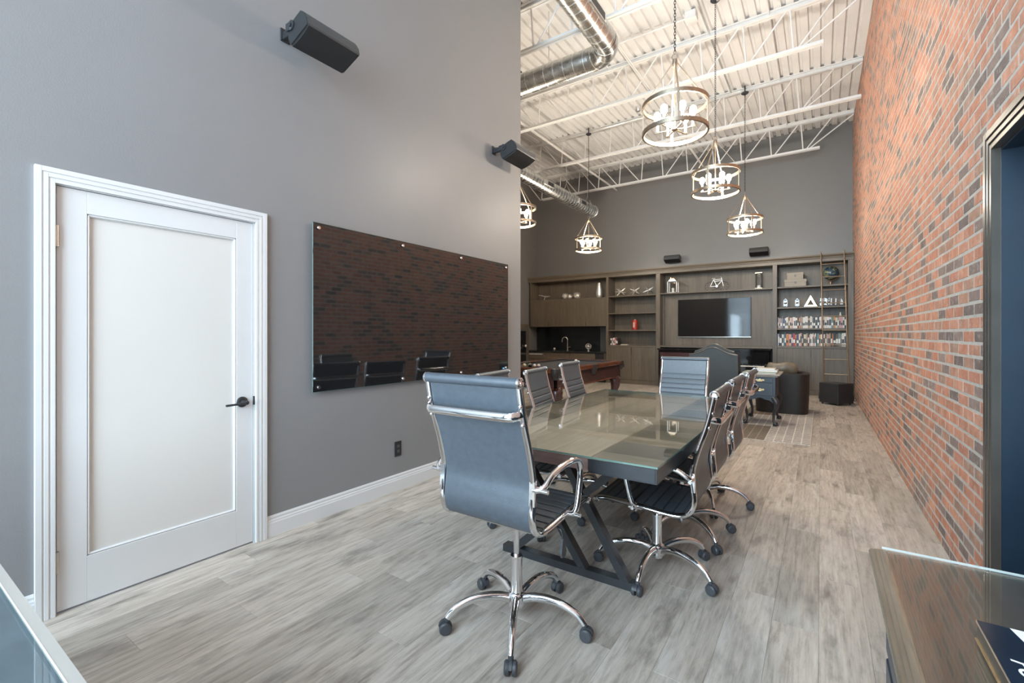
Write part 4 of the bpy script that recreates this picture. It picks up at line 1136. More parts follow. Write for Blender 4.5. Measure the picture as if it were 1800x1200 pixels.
for sx in (-1, 1):
    for y in (0.0, 0.60): MB().lathe([(0.018,0.0),(0.024,0.05),(0.03,0.145)], 10, (sx*(hb-0.05), y+0.02, 0)).build('leg', M['mahogd'], wc)

tc = thing('tub_armchair', 'dark brown leather barrel armchair beside the blue side table', 'armchair', (-0.56, 9.18, 0.009), 0)
def superell(rx_, ry_, n, a0, a1, p=4.6):
    o = []
    for i in range(n+1):
        a = a0+(a1-a0)*i/n; c_, s_ = math.cos(a), math.sin(a)
        o.append((math.copysign(abs(c_)**(2/p), c_)*rx_, math.copysign(abs(s_)**(2/p), s_)*ry_))
    return o
a0, a1 = R(-165), R(76)
ou_ = superell(0.405, 0.37, 48, a0, a1); in_ = superell(0.305, 0.27, 48, a0, a1)
sh = MB(); vs = []; fs = []
for (x, y), (u, v) in zip(ou_, in_):
    vs += [(x*0.955, y*0.955, 0.03), (x*1.0, y*1.0, 0.655), ((x+u)/2, (y+v)/2, 0.675), (u, v, 0.655), (u, v, 0.36)]
for i in range(48):
    o, q = 5*i, 5*i+5
    for k in range(4): fs.append((o+k, o+k+1, q+k+1, q+k))
fs += [(0,1,2,3,4), tuple(5*48+k for k in (4,3,2,1,0))]
sh.add(vs, fs, True); sh.build('shell', M['brown'], tc, ang=50)
ba_ = MB(); ba_.prism(superell(0.385, 0.35, 48, 0, 2*math.pi)[:-1], 0.0, 0.30, 'z', smooth=True); ba_.build('base', M['brown'], tc)
MB().prism(superell(0.29, 0.255, 40, 0, 2*math.pi, 4)[:-1], 0.30, 0.44, 'z', smooth=True).build('seat_cushion', M['brown'], tc)
bk = MB(); vs = []; fs = []; n = 14; m_ = 10
for i in range(n+1):
    for j in range(m_):
        u = -1+2*i/n; a = 2*math.pi*j/m_
        th = 0.085*(1-abs(u)**4)**0.5+0.008; hh = 0.10*(1-abs(u)**6)**0.4+0.01
        vs.append((-0.01+0.245*u, 0.16+th*math.cos(a)+0.03*abs(u), 0.715+hh*math.sin(a)+0.012*math.sin(5*u)))
for i in range(n):
    for j in range(m_): fs.append((i*m_+j, i*m_+(j+1)%m_, (i+1)*m_+(j+1)%m_, (i+1)*m_+j))
fs += [tuple(range(m_)), tuple(n*m_+j for j in range(m_))]
bk.add(vs, fs, True); bk.build('back_cushion', M['olive'], tc, ang=60)

stt = thing('side_table', 'blue-grey two-drawer side table on carved claw feet', 'side table', (-0.735, 7.54, 0.009))
bw_, bdp = 0.195, 0.68
MB().box(-bw_, bw_, 0.0, bdp, 0.395, 0.705, 0.004).build('case', M['blue'], stt)
tp = MB(); tp.box(-bw_-0.06, bw_+0.06, -0.04, bdp+0.04, 0.722, 0.742, 0.006); tp.box(-bw_-0.03, bw_+0.03, -0.02, bdp+0.02, 0.702, 0.722, 0.005)
tp.build('table_top', M['bluetop'], stt)
for z0, z1 in ((0.62, 0.69), (0.43, 0.605)):
    dr = MB().box(-bw_+0.03, bw_-0.03, -0.010, 0.0, z0, z1, 0.003).build('drawer', M['blue'], stt)
    zc = (z0+z1)/2
    hd = MB(); hd.prism([(-0.062,0.0),(-0.045,0.014),(-0.02,0.010),(0,0.022),(0.02,0.010),(0.045,0.014),(0.062,0.0),(0.045,-0.012),(0.02,-0.008),(0,-0.014),(-0.02,-0.008),(-0.045,-0.012)], -0.014, -0.010, 'y', M=Matrix.Translation((0,0,zc)))
    hd.tube(spline([(-0.04,-0.014,zc+0.002),(-0.03,-0.028,zc-0.012),(0,-0.032,zc-0.018),(0.03,-0.028,zc-0.012),(0.04,-0.014,zc+0.002)], 4), 0.004, n=6)
    hd.build('pull', M['brass'], dr)
for sx in (-1, 1):
    ap = MB(); ap.prism([(sx*bw_,0.395),(sx*0.02,0.395),(sx*0.06,0.375),(sx*0.12,0.365),(sx*0.17,0.33),(sx*bw_,0.33)], 0.0, 0.02, 'y'); ap.build('scalloped_apron', M['blue'], stt)
    for y, sy in ((0.035, -1), (bdp-0.035, 1)):
        pth = spline([(sx*(bw_-0.03), y, 0.40), (sx*(bw_+0.012), y+sy*0.03, 0.345), (sx*(bw_+0.005), y+sy*0.028, 0.26), (sx*(bw_-0.022), y+sy*0.01, 0.16), (sx*(bw_-0.022), y+sy*0.012, 0.075), (sx*(bw_-0.005), y+sy*0.03, 0.035)], 4)
        tpz = [0.045,0.043,0.042,0.041,0.040,0.036,0.032,0.029,0.026,0.024,0.022,0.020,0.0185,0.0175,0.017,0.017,0.017,0.018,0.019,0.021,0.022]
        l_ = MB().tube(pth, 1.0, n=12, taper=tpz[:len(pth)]).build('cabriole_leg', M['steel_dark'], stt)
        ft = MB(); fx, fy = sx*(bw_), y+sy*0.035
        ft.sphere((fx, fy, 0.028), 0.026)
        for k in range(4):
            a = k*1.57+0.4; ft.tube(spline([(fx+0.012*math.cos(a), fy+0.012*math.sin(a), 0.055), (fx+0.028*math.cos(a), fy+0.028*math.sin(a), 0.04), (fx+0.028*math.cos(a), fy+0.028*math.sin(a), 0.006)], 3), 0.007, n=6)
        ft.build('claw_foot', M['steel_dark'], l_)
for i, (nm, x0, x1, y0, y1, z0, h, c) in enumerate([('large pale green-grey book flat on the blue side table', -0.24, 0.20, 0.06, 0.40, 0.751, 0.014, (0.30,0.33,0.27)), ('thick cream book flat on the blue side table, under another', -0.10, 0.20, 0.30, 0.56, 0.765, 0.026, (0.55,0.50,0.40)), ('cream book on top of the stack on the blue side table', -0.08, 0.17, 0.32, 0.55, 0.791, 0.022, (0.60,0.56,0.46))]):
    b_ = thing('book', nm, 'book', (-0.735, 7.54, z0))
    MB().box(x0+0.006, x1-0.004, y0+0.004, y1-0.004, 0.003, h-0.003).build('pages', M['paper'], b_)
    cv = MB(); cv.box(x0, x1, y0, y1, 0, 0.003); cv.box(x0, x1, y0, y1, h-0.003, h); cv.box(x0, x0+0.004, y0, y1, 0.003, h-0.003); cv.build('cover', flatcol('book_cover_%d' % i, c), b_)

sw = thing('subwoofer', 'black box subwoofer on small feet in the corner by the ladder', 'subwoofer', (0.262, 10.36, 0), R(52))
MB().box(0, 0.40, 0, 0.37, 0.035, 0.405, 0.006).build('enclosure', M['black'], sw)
MB().box(-0.008, 0.0, 0.012, 0.358, 0.05, 0.39, 0.004).build('grille', M['grille'], sw)
for x in (0.04, 0.36):
    for y in (0.04, 0.33): MB().lathe([(0.008,0.0),(0.02,0.036)], 12, (x,y,0)).build('foot', M['black'], sw)

# ================================================================== BUILT-IN SHELVING ON THE BACK WALL
YF, YBK = 11.90, YB-0.012            # shelf fronts, face of the back panels
XRB = 0.575                          # meets the brick wall
ST = 0.032                           # shelf thickness
def shelf(parent, x0, x1, ztop, y0=YF+0.01, y1=YBK):
    MB().box(x0, x1, y0, y1, ztop-ST, ztop, 0.002).build('shelf', M['cabx'], parent)
def backp(parent, x0, x1, z0, z1, y=YBK, name='back_panel', mat='cabin'):
    MB().box(x0, x1, y, y+0.01, z0, z1).build(name, M[mat], parent)
def doors(parent, x0, x1, z0, z1, n, y=YF):
    w_ = (x1-x0)/n
    for i in range(n):
        d = MB().box(x0+i*w_+0.002, x0+(i+1)*w_-0.002, y-0.02, y, z0, z1, 0.0015).build('door', M['cab'], parent)
        if i % 2 == 0:
            xx = x0+(i+1)*w_-0.012
            if z0 < 0.5: MB().box(xx, xx+0.01, y-0.024, y-0.018, z1-0.19, z1-0.02).build('finger_pull', M['black'], d)
            else: MB().box(xx, xx+0.01, y-0.024, y-0.018, z0+0.01, z0+0.11).build('finger_pull', M['black'], d)
# cornice and pilasters
cn = thing('bookcase_cornice', 'long moulded wooden cornice running the width of the shelving', 'cornice', (0,0,0))
MB().box(XFL+0.002, XRB, YF-0.02, YB-0.002, 2.885, 2.955, 0.003).build('frieze', M['cabx'], cn)
MB().prism([(YF-0.02,2.955),(YF-0.035,2.962),(YF-0.035,2.978),(YF-0.05,2.985),(YF-0.07,3.02),(YF-0.07,3.045),(YB-0.002,3.045),(YB-0.002,2.955)], XFL+0.002, XRB, 'x').build('crown', M['cabx'], cn)
for nm, a, b, lb in (('pilaster', -4.895, -4.828, 'wooden upright between the bar and the open shelves'), ('pilaster', -3.535, -3.425, 'wooden upright left of the TV'), ('pilaster', -0.906, -0.818, 'wooden upright right of the TV'), ('pilaster', 0.470, XRB-0.004, 'wooden end upright against the brick wall')):
    p_ = tag(MB().box(a, b, YF-0.022, YB-0.002, 0.0, 2.884, 0.003).build(nm, M['cab']), lb, 'upright')
# --- bar side
ub = thing('wall_cabinet', 'four-door wooden wall cabinet above the bar sink', 'cabinet', (0,0,0))
X0, X1 = -7.36, -4.897
MB().box(X0, X1, YF, YB-0.002, 1.545, 2.315).build('body', M['cab'], ub); doors(ub, X0+0.06, X1-0.002, 1.55, 2.315, 4)
shelf(ub, X0, X1, 2.348, YF-0.02); backp(ub, X0, X1, 2.348, 2.884); MB().box(X0, X0+0.05, YF, YB-0.002, 2.348, 2.884).build('end_panel', M['cab'], ub)
sp = thing('backsplash', 'glossy black backsplash behind the bar sink', 'backsplash', (0,0,0))
MB().box(-7.40, -5.27, YB-0.016, YB-0.002, 0.845, 1.544).build('panel', M['splash'], sp); MB().box(-5.268, X1, YB-0.018, YB-0.002, 0.845, 1.544).build('side_panel', M['splashside'], sp)
ct = thing('bar_counter', 'black stone bar counter with undermount sink', 'counter', (0,0,0))
MB().box(-7.40, X1, 11.72, YB-0.018, 0.80, 0.842, 0.003).build('slab', M['counter'], ct); MB().box(-6.55, -6.0, 11.85, 12.18, 0.838, 0.8425).build('sink_rim', M['nickel'], ct)
lb_ = thing('base_cabinet', 'wooden base cabinet under the bar counter', 'cabinet', (0,0,0))
MB().box(-7.38, X1-0.005, 11.77, YB-0.02, 0.09, 0.799).build('body', M['cab'], lb_)
for a, b in ((-7.36,-6.72),(-6.70,-5.95),(-5.93,-5.18)):
    MB().box(a, b, 11.752, 11.77, 0.60, 0.79, 0.002).build('drawer', M['cabx'], lb_); MB().box(a, b, 11.752, 11.77, 0.10, 0.59, 0.002).build('door', M['cab'], lb_)
MB().box(-5.16, X1-0.01, 11.752, 11.77, 0.10, 0.79, 0.002).build('filler_panel', M['black'], lb_)
MB().box(-7.38, X1-0.005, 11.83, 11.85, 0.0, 0.09).build('toe_kick', M['black'], lb_)
dwp = thing('control_strip', 'pale appliance control strip below the left of the bar counter', 'control strip', (-7.06, 11.752, 0.735))
MB().box(-0.26, 0.26, -0.012, 0.0, -0.03, 0.03, 0.002).build('strip', M['nickel'], dwp); MB().box(-0.24, 0.22, -0.0125, -0.012, -0.012, 0.012).build('display', M['paper'], dwp)
wf = thing('wine_fridge', 'tall framed cabinet with dark glass door beside the bar', 'fridge', (XFL+0.002, 11.22, 0))
fr = MB(); fr.box(0, 0.14, -0.42, 0.48, 0, 1.63, 0.004); fr.build('surround', M['cab'], wf)
dr = MB(); 
for a, b, c, d in ((-0.34,-0.28,0.1,1.5),(0.30,0.36,0.1,1.5),(-0.28,0.30,1.42,1.5),(-0.28,0.30,0.1,0.18)): dr.box(0.14, 0.16, a, b, c, d, 0.002)
dd = dr.build('door_frame', M['splashside'], wf); MB().box(0.14, 0.15, -0.28, 0.30, 0.18, 1.42).build('glass', M['boardglass'], dd); MB().sphere((0.185, 0.22, 0.98), 0.042).build('knob', M['silver'], dd)
# tap
tp_ = thing('bar_tap', 'tall gooseneck tap at the bar sink', 'tap', (-6.25, 12.22, 0.842))
MB().lathe([(0.03,0.0),(0.03,0.008),(0.02,0.012),(0.018,0.06)], 16).build('base', M['nickel'], tp_)
MB().tube([(0,0,0.05),(0,0,0.32)]+[(-0.075+0.075*math.cos(a),-0.05*(1-math.cos(a))*0.5,0.32+0.075*math.sin(a)) for a in [math.pi*i/10 for i in range(1,11)]]+[(-0.155,-0.055,0.25)], 0.0135, n=12).build('spout', M['nickel'], tp_)
MB().tube([(0.015,0,0.09),(0.10,-0.01,0.105)], 0.010, n=8).build('handle', M['nickel'], tp_)
o_ = thing('orb_sculpture', 'silver lattice orb on a foot at the right of the bar counter', 'sculpture', (-5.53, 12.12, 0.842))
MB().lathe([(0.045,0.0),(0.04,0.01),(0.015,0.02),(0.012,0.05)], 14).build('foot', M['silver'], o_)
lt = MB()
for k in range(6):
    Mk = Matrix.Translation((0,0,0.135)) @ Matrix.Rotation(k*0.55, 4, 'Z') @ Matrix.Rotation(0.5+k*0.5, 4, 'X')
    lt.tube(ring((0,0,0), 0.085, 24), 0.006, n=6, closed=True, M=Mk)
lt.build('lattice', M['silver'], o_); MB().sphere((0,0,0.135), 0.06).build('core', M['nickel'], o_)
o_ = thing('glass_orb', 'small clear ball on the bar counter left of the tap', 'ornament', (-6.68, 12.2, 0.842))
MB().sphere((0,0,0.045), 0.04).build('ball', M['silver'], o_); MB().lathe([(0.03,0.0),(0.02,0.012)], 12).build('foot', M['black'], o_)

# --- narrow open shelves
s1 = thing('open_bookcase', 'open wooden shelves with cupboard doors below, left of the TV', 'bookcase', (0,0,0))
X0, X1 = -4.827, -3.536
backp(s1, X0, X1, 1.0, 2.884)
for z in (2.372, 1.905, 1.445): shelf(s1, X0, X1, z)
MB().box(X0, X1, YF-0.02, YBK, 0.985, 1.032, 0.002).build('counter_shelf', M['cabx'], s1); MB().box(X0, X1, YF, YBK, 0.11, 0.984).build('cupboard', M['cab'], s1); doors(s1, X0, X1, 0.115, 0.98, 2)
MB().box(X0, X1, YF-0.015, YBK, 0.0, 0.11).build('plinth', M['cab'], s1)
# --- TV bay
s2 = thing('media_unit', 'wide wooden bay with a high shelf framing the TV', 'media unit', (0,0,0))
X0, X1 = -3.424, -0.907
backp(s2, X0, X1, 2.382, 2.884); backp(s2, X0, X1, 1.04, 2.35, 12.15); backp(s2, X0, X1, 0.0, 1.0, YBK, 'niche_back', 'black')
shelf(s2, X0, X1, 2.382, YF); MB().box(X0, X1, YF-0.015, YBK, 0.995, 1.045, 0.002).build('ledge', M['cabx'], s2)
for a, b, c, d in ((X0, X0+0.05, 1.045, 2.35), (X1-0.05, X1, 1.045, 2.35)): MB().box(a, b, 12.10, 12.15, c, d, 0.002).build('side_trim', M['cab'], s2)
# --- right bookcase
s3 = thing('tall_bookcase', 'wooden bookcase full of books and awards beside the brick wall', 'bookcase', (0,0,0))
X0, X1 = -0.817, 0.469
backp(s3, X0, X1, 1.0, 2.884)
for z in (2.392, 1.932, 1.457): shelf(s3, X0, X1, z)
MB().box(X0, X1, YF-0.02, YBK, 1.02, 1.066, 0.002).build('counter_shelf', M['cabx'], s3); MB().box(X0, X1, YF, YBK, 0.11, 1.019).build('cupboard', M['cab'], s3); doors(s3, X0, X1, 0.115, 1.015, 2)
MB().box(X0, X1, YF-0.012, YBK, 0.0, 0.11).build('plinth', M['cab'], s3)

# --- TV
tv = thing('television', 'large black flat-screen TV on the wooden back panel', 'TV', (-2.20, 12.10, 1.73))
MB().box(-0.835, 0.835, 0.0, 0.04, -0.475, 0.475, 0.004).build('housing', M['tvframe'], tv)
MB().box(-0.827, 0.827, -0.003, 0.0, -0.462, 0.467).build('screen', M['screen'], tv)
MB().box(-0.835, 0.835, -0.006, 0.0, -0.477, -0.463, 0.001).build('lower_bezel', M['nickel'], tv)

# --- piano and the lacquered cabinet in the niche
pi = thing('upright_piano', 'glossy black upright piano in the niche under the TV', 'piano', (-1.68, 11.84, 0))
hwp = 0.73
MB().box(-hwp, hwp, -0.28, 0.0, 0.06, 0.99, 0.004).build('case', M['piano'], pi)
MB().box(-hwp-0.02, hwp+0.02, -0.33, 0.02, 0.955, 0.99, 0.004).build('lid', M['piano'], pi)
MB().box(-hwp+0.06, hwp-0.06, -0.296, -0.28, 0.66, 0.925, 0.003).build('music_panel', M['piano'], pi)
MB().box(-hwp, hwp, -0.56, -0.28, 0.545, 0.61, 0.004).build('key_bed', M['piano'], pi)
ky = MB(); kw = (2*hwp-0.14)/52
for i in range(52): ky.box(-hwp+0.07+i*kw+0.0005, -hwp+0.07+(i+1)*kw-0.0005, -0.55, -0.40, 0.61, 0.630)
k_ = ky.build('white_keys', M['ivory'], pi); k_['kind'] = 'stuff'
kb = MB()
for i in range(51):
    if i % 7 not in (1, 4): kb.box(-hwp+0.07+(i+1)*kw-0.006, -hwp+0.07+(i+1)*kw+0.006, -0.50, -0.40, 0.630, 0.642)
k_ = kb.build('black_keys', M['piano'], pi); k_['kind'] = 'stuff'
for s in (-1, 1):
    MB().box(s*(hwp-0.03)-0.035, s*(hwp-0.03)+0.035, -0.57, -0.28, 0.53, 0.665, 0.006).build('cheek_block', M['piano'], pi)
    MB().box(s*(hwp-0.06)-0.03, s*(hwp-0.06)+0.03, -0.55, -0.48, 0.0, 0.545, 0.004).build('leg', M['piano'], pi)
MB().box(-hwp, hwp, -0.26, 0.0, 0.0, 0.06).build('toe_block', M['piano'], pi)
lc = thing('lacquered_cabinet', 'low glossy dark cabinet left of the piano', 'cabinet', (-2.93, 11.84, 0))
MB().box(-0.44, 0.44, -0.30, 0.0, 0.0, 0.94, 0.004).build('body', M['piano'], lc)
MB().box(-0.46, 0.46, -0.33, 0.02, 0.94, 0.975, 0.004).build('top', M['piano'], lc)
MB().box(-0.40, 0.40, -0.308, -0.30, 0.10, 0.88, 0.002).build('front_panel', M['mahogd'], lc)

# --- library ladder
ld = thing('library_ladder', 'metal library ladder leaning on the bookcase cornice', 'ladder', (0,0,0))
def lp(s, t): 
    a0 = Vector((0.0, 11.80, 3.06)); a1 = Vector((0.055, 11.33, 0.07)); b0 = Vector((0.402, 11.80, 3.06)); b1 = Vector((0.472, 11.33, 0.07))
    return a0.lerp(a1, t) if s == 0 else b0.lerp(b1, t)
for s in (0, 1):
    st_ = MB().tube([lp(s,0), lp(s,1)], 0.0135, 0.022, n=8, ref=(1,0,0)).build('stile', M['bronze'], ld)
    e = lp(s, 1); MB().lathe([(0.0,-0.02),(0.06,-0.02),(0.066,0.0),(0.06,0.02),(0.0,0.02)], 20, M=Matrix.Translation((e.x+(-0.075 if s == 0 else 0.055), e.y, 0.067)) @ Matrix.Rotation(R(90), 4, 'Y')).build('wheel', M['black'], st_)
    h = lp(s, 0); MB().tube(spline([(h.x, h.y, h.z-0.04), (h.x, h.y+0.0, h.z+0.02), (h.x, h.y+0.05, h.z+0.02), (h.x, h.y+0.06, h.z-0.01)], 4), 0.012, n=8).build('hook', M['bronze'], st_)
for z in (2.81, 2.535, 2.255, 1.977, 1.70, 1.41, 1.11, 0.81, 0.51, 0.22):
    t = (3.06-z)/2.99; MB().tube([lp(0,t), lp(1,t)], 0.011, n=8).build('rung', M['bronze'], ld)

# ================================================================== ORNAMENTS ON THE SHELVES
SY = 12.08
ZA, ZB_ = 2.3485, 2.3725
o_ = thing('bird_figurine', 'silver bird in flight on the high shelf over the bar', 'figurine', (-6.95, SY, ZA))
MB().tube(spline([(-0.02,0,0.0),(-0.01,0,0.05),(0.02,0,0.10),(0.05,0,0.13)], 4), 0.014, n=8).build('stand', M['silver'], o_)
MB().tube(spline([(-0.22,0,0.17),(-0.12,0,0.155),(0.0,0,0.12),(0.10,0,0.115),(0.16,0,0.125),(0.20,0,0.10)], 4), 0.022, n=8, taper=[0.15+0.85*math.sin(math.pi*min(1,(i+1)/19)) for i in range(21)]).build('body', M['silver'], o_)
def orb(lb, x, r, z=ZA, dy=0.0):
    o_ = thing('decor_orb', lb, 'orb', (x, SY+dy, z), random.random(), 'silver orbs over the bar')
    MB().sphere((0,0,r), r*0.93).build('core', M['silver'], o_)
    lt = MB()
    for k in range(7): lt.tube(ring((0,0,0), r, 24), r*0.07, n=5, closed=True, M=Matrix.Translation((0,0,r)) @ Matrix.Rotation(k*0.9, 4, 'Z') @ Matrix.Rotation(0.4+k*0.62, 4, 'X'))
    lt.build('lattice', M['silver'], o_)
orb('silver orb partly hidden behind a smaller ball on the high bar shelf', -6.25, 0.098); orb('small silver ball touching a larger orb on the high bar shelf', -6.075, 0.078, ZA, -0.06); orb('largest silver orb standing alone on the high bar shelf', -5.87, 0.105)
o_ = thing('metal_vase', 'tapered hammered silver vase at the end of the high bar shelf', 'vase', (-5.18, SY, ZA))
MB().lathe([(0.07,0.0),(0.085,0.02),(0.098,0.08),(0.095,0.16),(0.078,0.28),(0.058,0.38),(0.05,0.42)], 20).build('body', M['silver'], o_); MB().tube(ring((0,0,0.42), 0.049, 20), 0.006, n=6, closed=True).build('lip', M['nickel'], o_)
rs = random.Random(5)
for i, (x, lb) in enumerate(((-4.55, 'thorny silver starburst ornament, left of three'), (-4.155, 'silver starfish-like ornament, middle of three'), (-3.79, 'silver star ornament, right of three'))):
    o_ = thing('star_sculpture', lb + ' on the top shelf by the TV', 'sculpture', (x, SY, ZB_), rs.random()*6, 'silver star ornaments')
    MB().sphere((0,0,0.12), 0.022, 10, 7).build('core', M['silver'], o_)
    for k in range(11 if i == 0 else 8):
        a = k*2.4; e = -0.8+1.6*k/(10 if i == 0 else 7); L = 0.15
        d = Vector((math.cos(a)*math.cos(e), math.sin(a)*math.cos(e), math.sin(e)))
        p = Vector((0,0,0.12)); q = p+d*L; q.z = max(q.z, 0.004)
        MB().tube([p, p.lerp(q, 0.5), q], 0.016, n=6, taper=[1.2, 0.9, 0.35]).build('spike', M['silver'], o_)
o_ = thing('red_canister', 'red tin canister on the third open shelf left of the TV', 'canister', (-4.155, SY, 1.4455))
MB().lathe([(0.072,0.0),(0.078,0.006),(0.078,0.24),(0.066,0.262),(0.06,0.268)], 24).build('body', M['red'], o_); MB().lathe([(0.058,0.268),(0.058,0.276),(0.0,0.278)], 20).build('lid', M['nickel'], o_)
MB().box(-0.022, 0.022, -0.0815, -0.0775, 0.06, 0.20, 0.001).build('printed_band', flatcol('pale_print', (0.62,0.45,0.40)), o_)
o_ = thing('lantern', 'white candle lantern with a bow on the high shelf left of the bicycle', 'lantern', (-3.155, SY+0.01, 2.3825))
fr = MB()
for x in (-0.11, 0.11):
    for y in (-0.09, 0.09): fr.box(x-0.011, x+0.011, y-0.011, y+0.011, 0.0, 0.31)
for z in (0.0, 0.29): 
    fr.box(-0.121, 0.121, -0.101, -0.08, z, z+0.02); fr.box(-0.121, 0.121, 0.08, 0.101, z, z+0.02); fr.box(-0.121, -0.10, -0.1, 0.1, z, z+0.02); fr.box(0.10, 0.121, -0.1, 0.1, z, z+0.02)
fr.box(-0.115,0.115,-0.095,0.095,0.0,0.006); fr.build('frame', M['white'], o_)
for y in (-0.09, 0.09): MB().box(-0.10, 0.10, y-0.002, y+0.002, 0.02, 0.29).build('pane', M['gclear'], o_)
MB().lathe([(0.035,0.008),(0.035,0.13),(0.0,0.13)], 14).build('candle', M['ivory'], o_)
MB().prism([(-0.10,0.31),(0.10,0.31),(0.045,0.365),(-0.045,0.365)], -0.08, 0.08, 'y').build('roof', M['nickel'], o_)
bw2 = MB()
for s in (-1, 1): bw2.tube([(s*0.004+s*0.05*abs(math.sin(a/2))*1.0, -0.01+0.012*math.cos(a), 0.385+0.03*math.sin(a)) for a in [2*math.pi*k/12 for k in range(12)]], 0.009, n=6, closed=True)
bw2.build('bow', M['dirtybrass'], o_)
# bicycle
bi = thing('model_bicycle', 'wire model bicycle on the high shelf above the TV', 'model', (-2.12, SY+0.02, 2.3825))
for x, nm in ((-0.145, 'rear_wheel'), (0.155, 'front_wheel')):
    wl = MB().tube(ring((x,0,0.118), 0.112, 36, 'y'), 0.0055, n=6, closed=True).build(nm, M['steel_dark'], bi)
    sp_ = MB()
    for k in range(10):
        a = k*math.pi/5; sp_.tube([(x,0,0.118),(x+0.11*math.cos(a),0,0.118+0.11*math.sin(a))], 0.0012, n=4)
    sp_.sphere((x,0,0.118), 0.012, 8, 6); sp_.build('spokes', M['silver'], wl)
fm = MB()
for a, b in (((-0.145,0,0.118),(-0.065,0,0.285)),((-0.065,0,0.285),(0.005,0,0.12)),((-0.145,0,0.118),(0.005,0,0.12)),((-0.06,0,0.275),(0.115,0,0.29)),((0.005,0,0.12),(0.125,0,0.25)),((-0.04,0,0.235),(0.12,0,0.255)),((0.155,0,0.118),(0.11,0,0.33))): fm.tube([a,b], 0.0075, n=6)
fm.build('frame', M['silver'], bi)
MB().tube([(0.10,-0.06,0.345),(0.112,-0.01,0.335),(0.112,0.01,0.335),(0.10,0.06,0.345)], 0.006, n=6).build('handlebar', M['silver'], bi)
MB().sphere((-0.07,0,0.31), 0.045, 12, 8, (1.25,0.55,0.35)).build('saddle', M['silver'], bi); MB().tube([(0.005,-0.008,0.12),(0.005,0.008,0.12)], 0.028, n=14).build('chainring', M['silver'], bi)
o_ = thing('hourglass', 'hourglass with dark posts and pale sand at the right of the TV bay shelf', 'hourglass', (-1.20, SY+0.01, 2.3825))
for z in (0.0, 0.36): MB().box(-0.075, 0.075, -0.07, 0.07, z, z+0.022, 0.003).build('plate', M['dirtybrass'], o_)
for x, y in ((-0.06,-0.055),(0.06,-0.055),(-0.06,0.055),(0.06,0.055)): MB().tube([(x,y,0.02),(x,y,0.362)], 0.0075, n=8).build('post', M['steel_dark'], o_)
MB().lathe([(0.045,0.022),(0.05,0.07),(0.044,0.13),(0.010,0.19),(0.044,0.25),(0.05,0.31),(0.045,0.36)], 18, cap=False).build('glass', M['gclear'], o_); MB().lathe([(0.043,0.023),(0.046,0.07),(0.03,0.085),(0.0,0.10)], 16).build('sand', M['paper'], o_)
def keepsake(lb, x, w_, z0, h):
    o_ = thing('storage_box', lb, 'box', (x, SY, z0), 0, 'grey keepsake boxes')
    MB().box(-w_/2+0.006, w_/2-0.006, -0.13, 0.13, 0, h*0.62, 0.003).build('body', M['parch'], o_); MB().box(-w_/2, w_/2, -0.136, 0.136, h*0.6, h, 0.004).build('lid', M['parch'], o_)
    MB().box(-0.015, 0.015, -0.145, -0.13, h*0.42, h*0.68, 0.002).build('clasp', M['steel_dark'], o_)
keepsake('larger grey keepsake box at the bottom of its stack', -0.47, 0.42, 2.3925, 0.155); keepsake('smaller grey keepsake box on top of its stack', -0.475, 0.32, 2.5477, 0.15)
o_ = thing('globe', 'dark blue desk globe behind the ladder on the top bookcase shelf', 'globe', (0.175, SY, 2.3925), 0.4)
MB().lathe([(0.075,0.0),(0.07,0.012),(0.02,0.025),(0.014,0.07)], 20).build('base', M['dirtybrass'], o_); MB().sphere((0,0,0.255), 0.145, 28, 18).build('sphere', M['globe'], o_)
MB().tube([(0.163*math.cos(a),0,0.255+0.163*math.sin(a)) for a in [R(-100+i*10) for i in range(20)]], 0.007, n=6).build('meridian', M['brass'], o_)
def award(lb, x, h, kind):
    z = 1.9325
    o_ = thing('award', lb, 'award', (x, SY-0.02, z), 0, 'glass awards')
    hbw = 0.032 if kind == 1 else 0.045
    MB().box(-hbw, hbw, -0.03, 0.03, 0, 0.025, 0.003).build('base', M['black'], o_)
    if kind == 0:
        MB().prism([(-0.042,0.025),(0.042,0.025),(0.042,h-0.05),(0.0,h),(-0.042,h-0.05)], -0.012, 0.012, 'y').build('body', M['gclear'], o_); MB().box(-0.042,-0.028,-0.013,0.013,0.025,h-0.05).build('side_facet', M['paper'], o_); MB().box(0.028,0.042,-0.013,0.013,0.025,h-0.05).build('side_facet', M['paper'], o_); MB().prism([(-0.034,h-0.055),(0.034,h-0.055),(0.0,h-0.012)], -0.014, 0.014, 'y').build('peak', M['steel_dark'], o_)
    elif kind == 1:
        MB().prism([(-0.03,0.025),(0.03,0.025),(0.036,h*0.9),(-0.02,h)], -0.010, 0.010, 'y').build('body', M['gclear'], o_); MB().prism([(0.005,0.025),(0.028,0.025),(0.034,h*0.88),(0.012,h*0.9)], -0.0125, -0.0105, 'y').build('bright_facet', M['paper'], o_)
    else:
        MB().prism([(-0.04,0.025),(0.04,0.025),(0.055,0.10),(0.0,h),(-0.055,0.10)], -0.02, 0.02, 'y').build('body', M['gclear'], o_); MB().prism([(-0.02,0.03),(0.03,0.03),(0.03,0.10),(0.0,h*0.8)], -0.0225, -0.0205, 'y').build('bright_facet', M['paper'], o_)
award('house-shaped glass award nearest the wooden upright', -0.665, 0.205, 0); award('house-shaped glass award beside the brass triangle', -0.44, 0.20, 0)
award('slim glass award just right of the brass triangle', 0.01, 0.19, 1); award('slim glass award behind the left ladder stile', 0.085, 0.18, 1); award('slim glass award, middle of those behind the ladder', 0.165, 0.19, 1); award('slim glass award left of the faceted crystal', 0.245, 0.185, 1)
award('faceted crystal award at the brick-wall end of the shelf', 0.36, 0.205, 2)
o_ = thing('triangle_trophy', 'open brass triangle standing on the award shelf', 'trophy', (-0.188, SY-0.02, 1.9325))
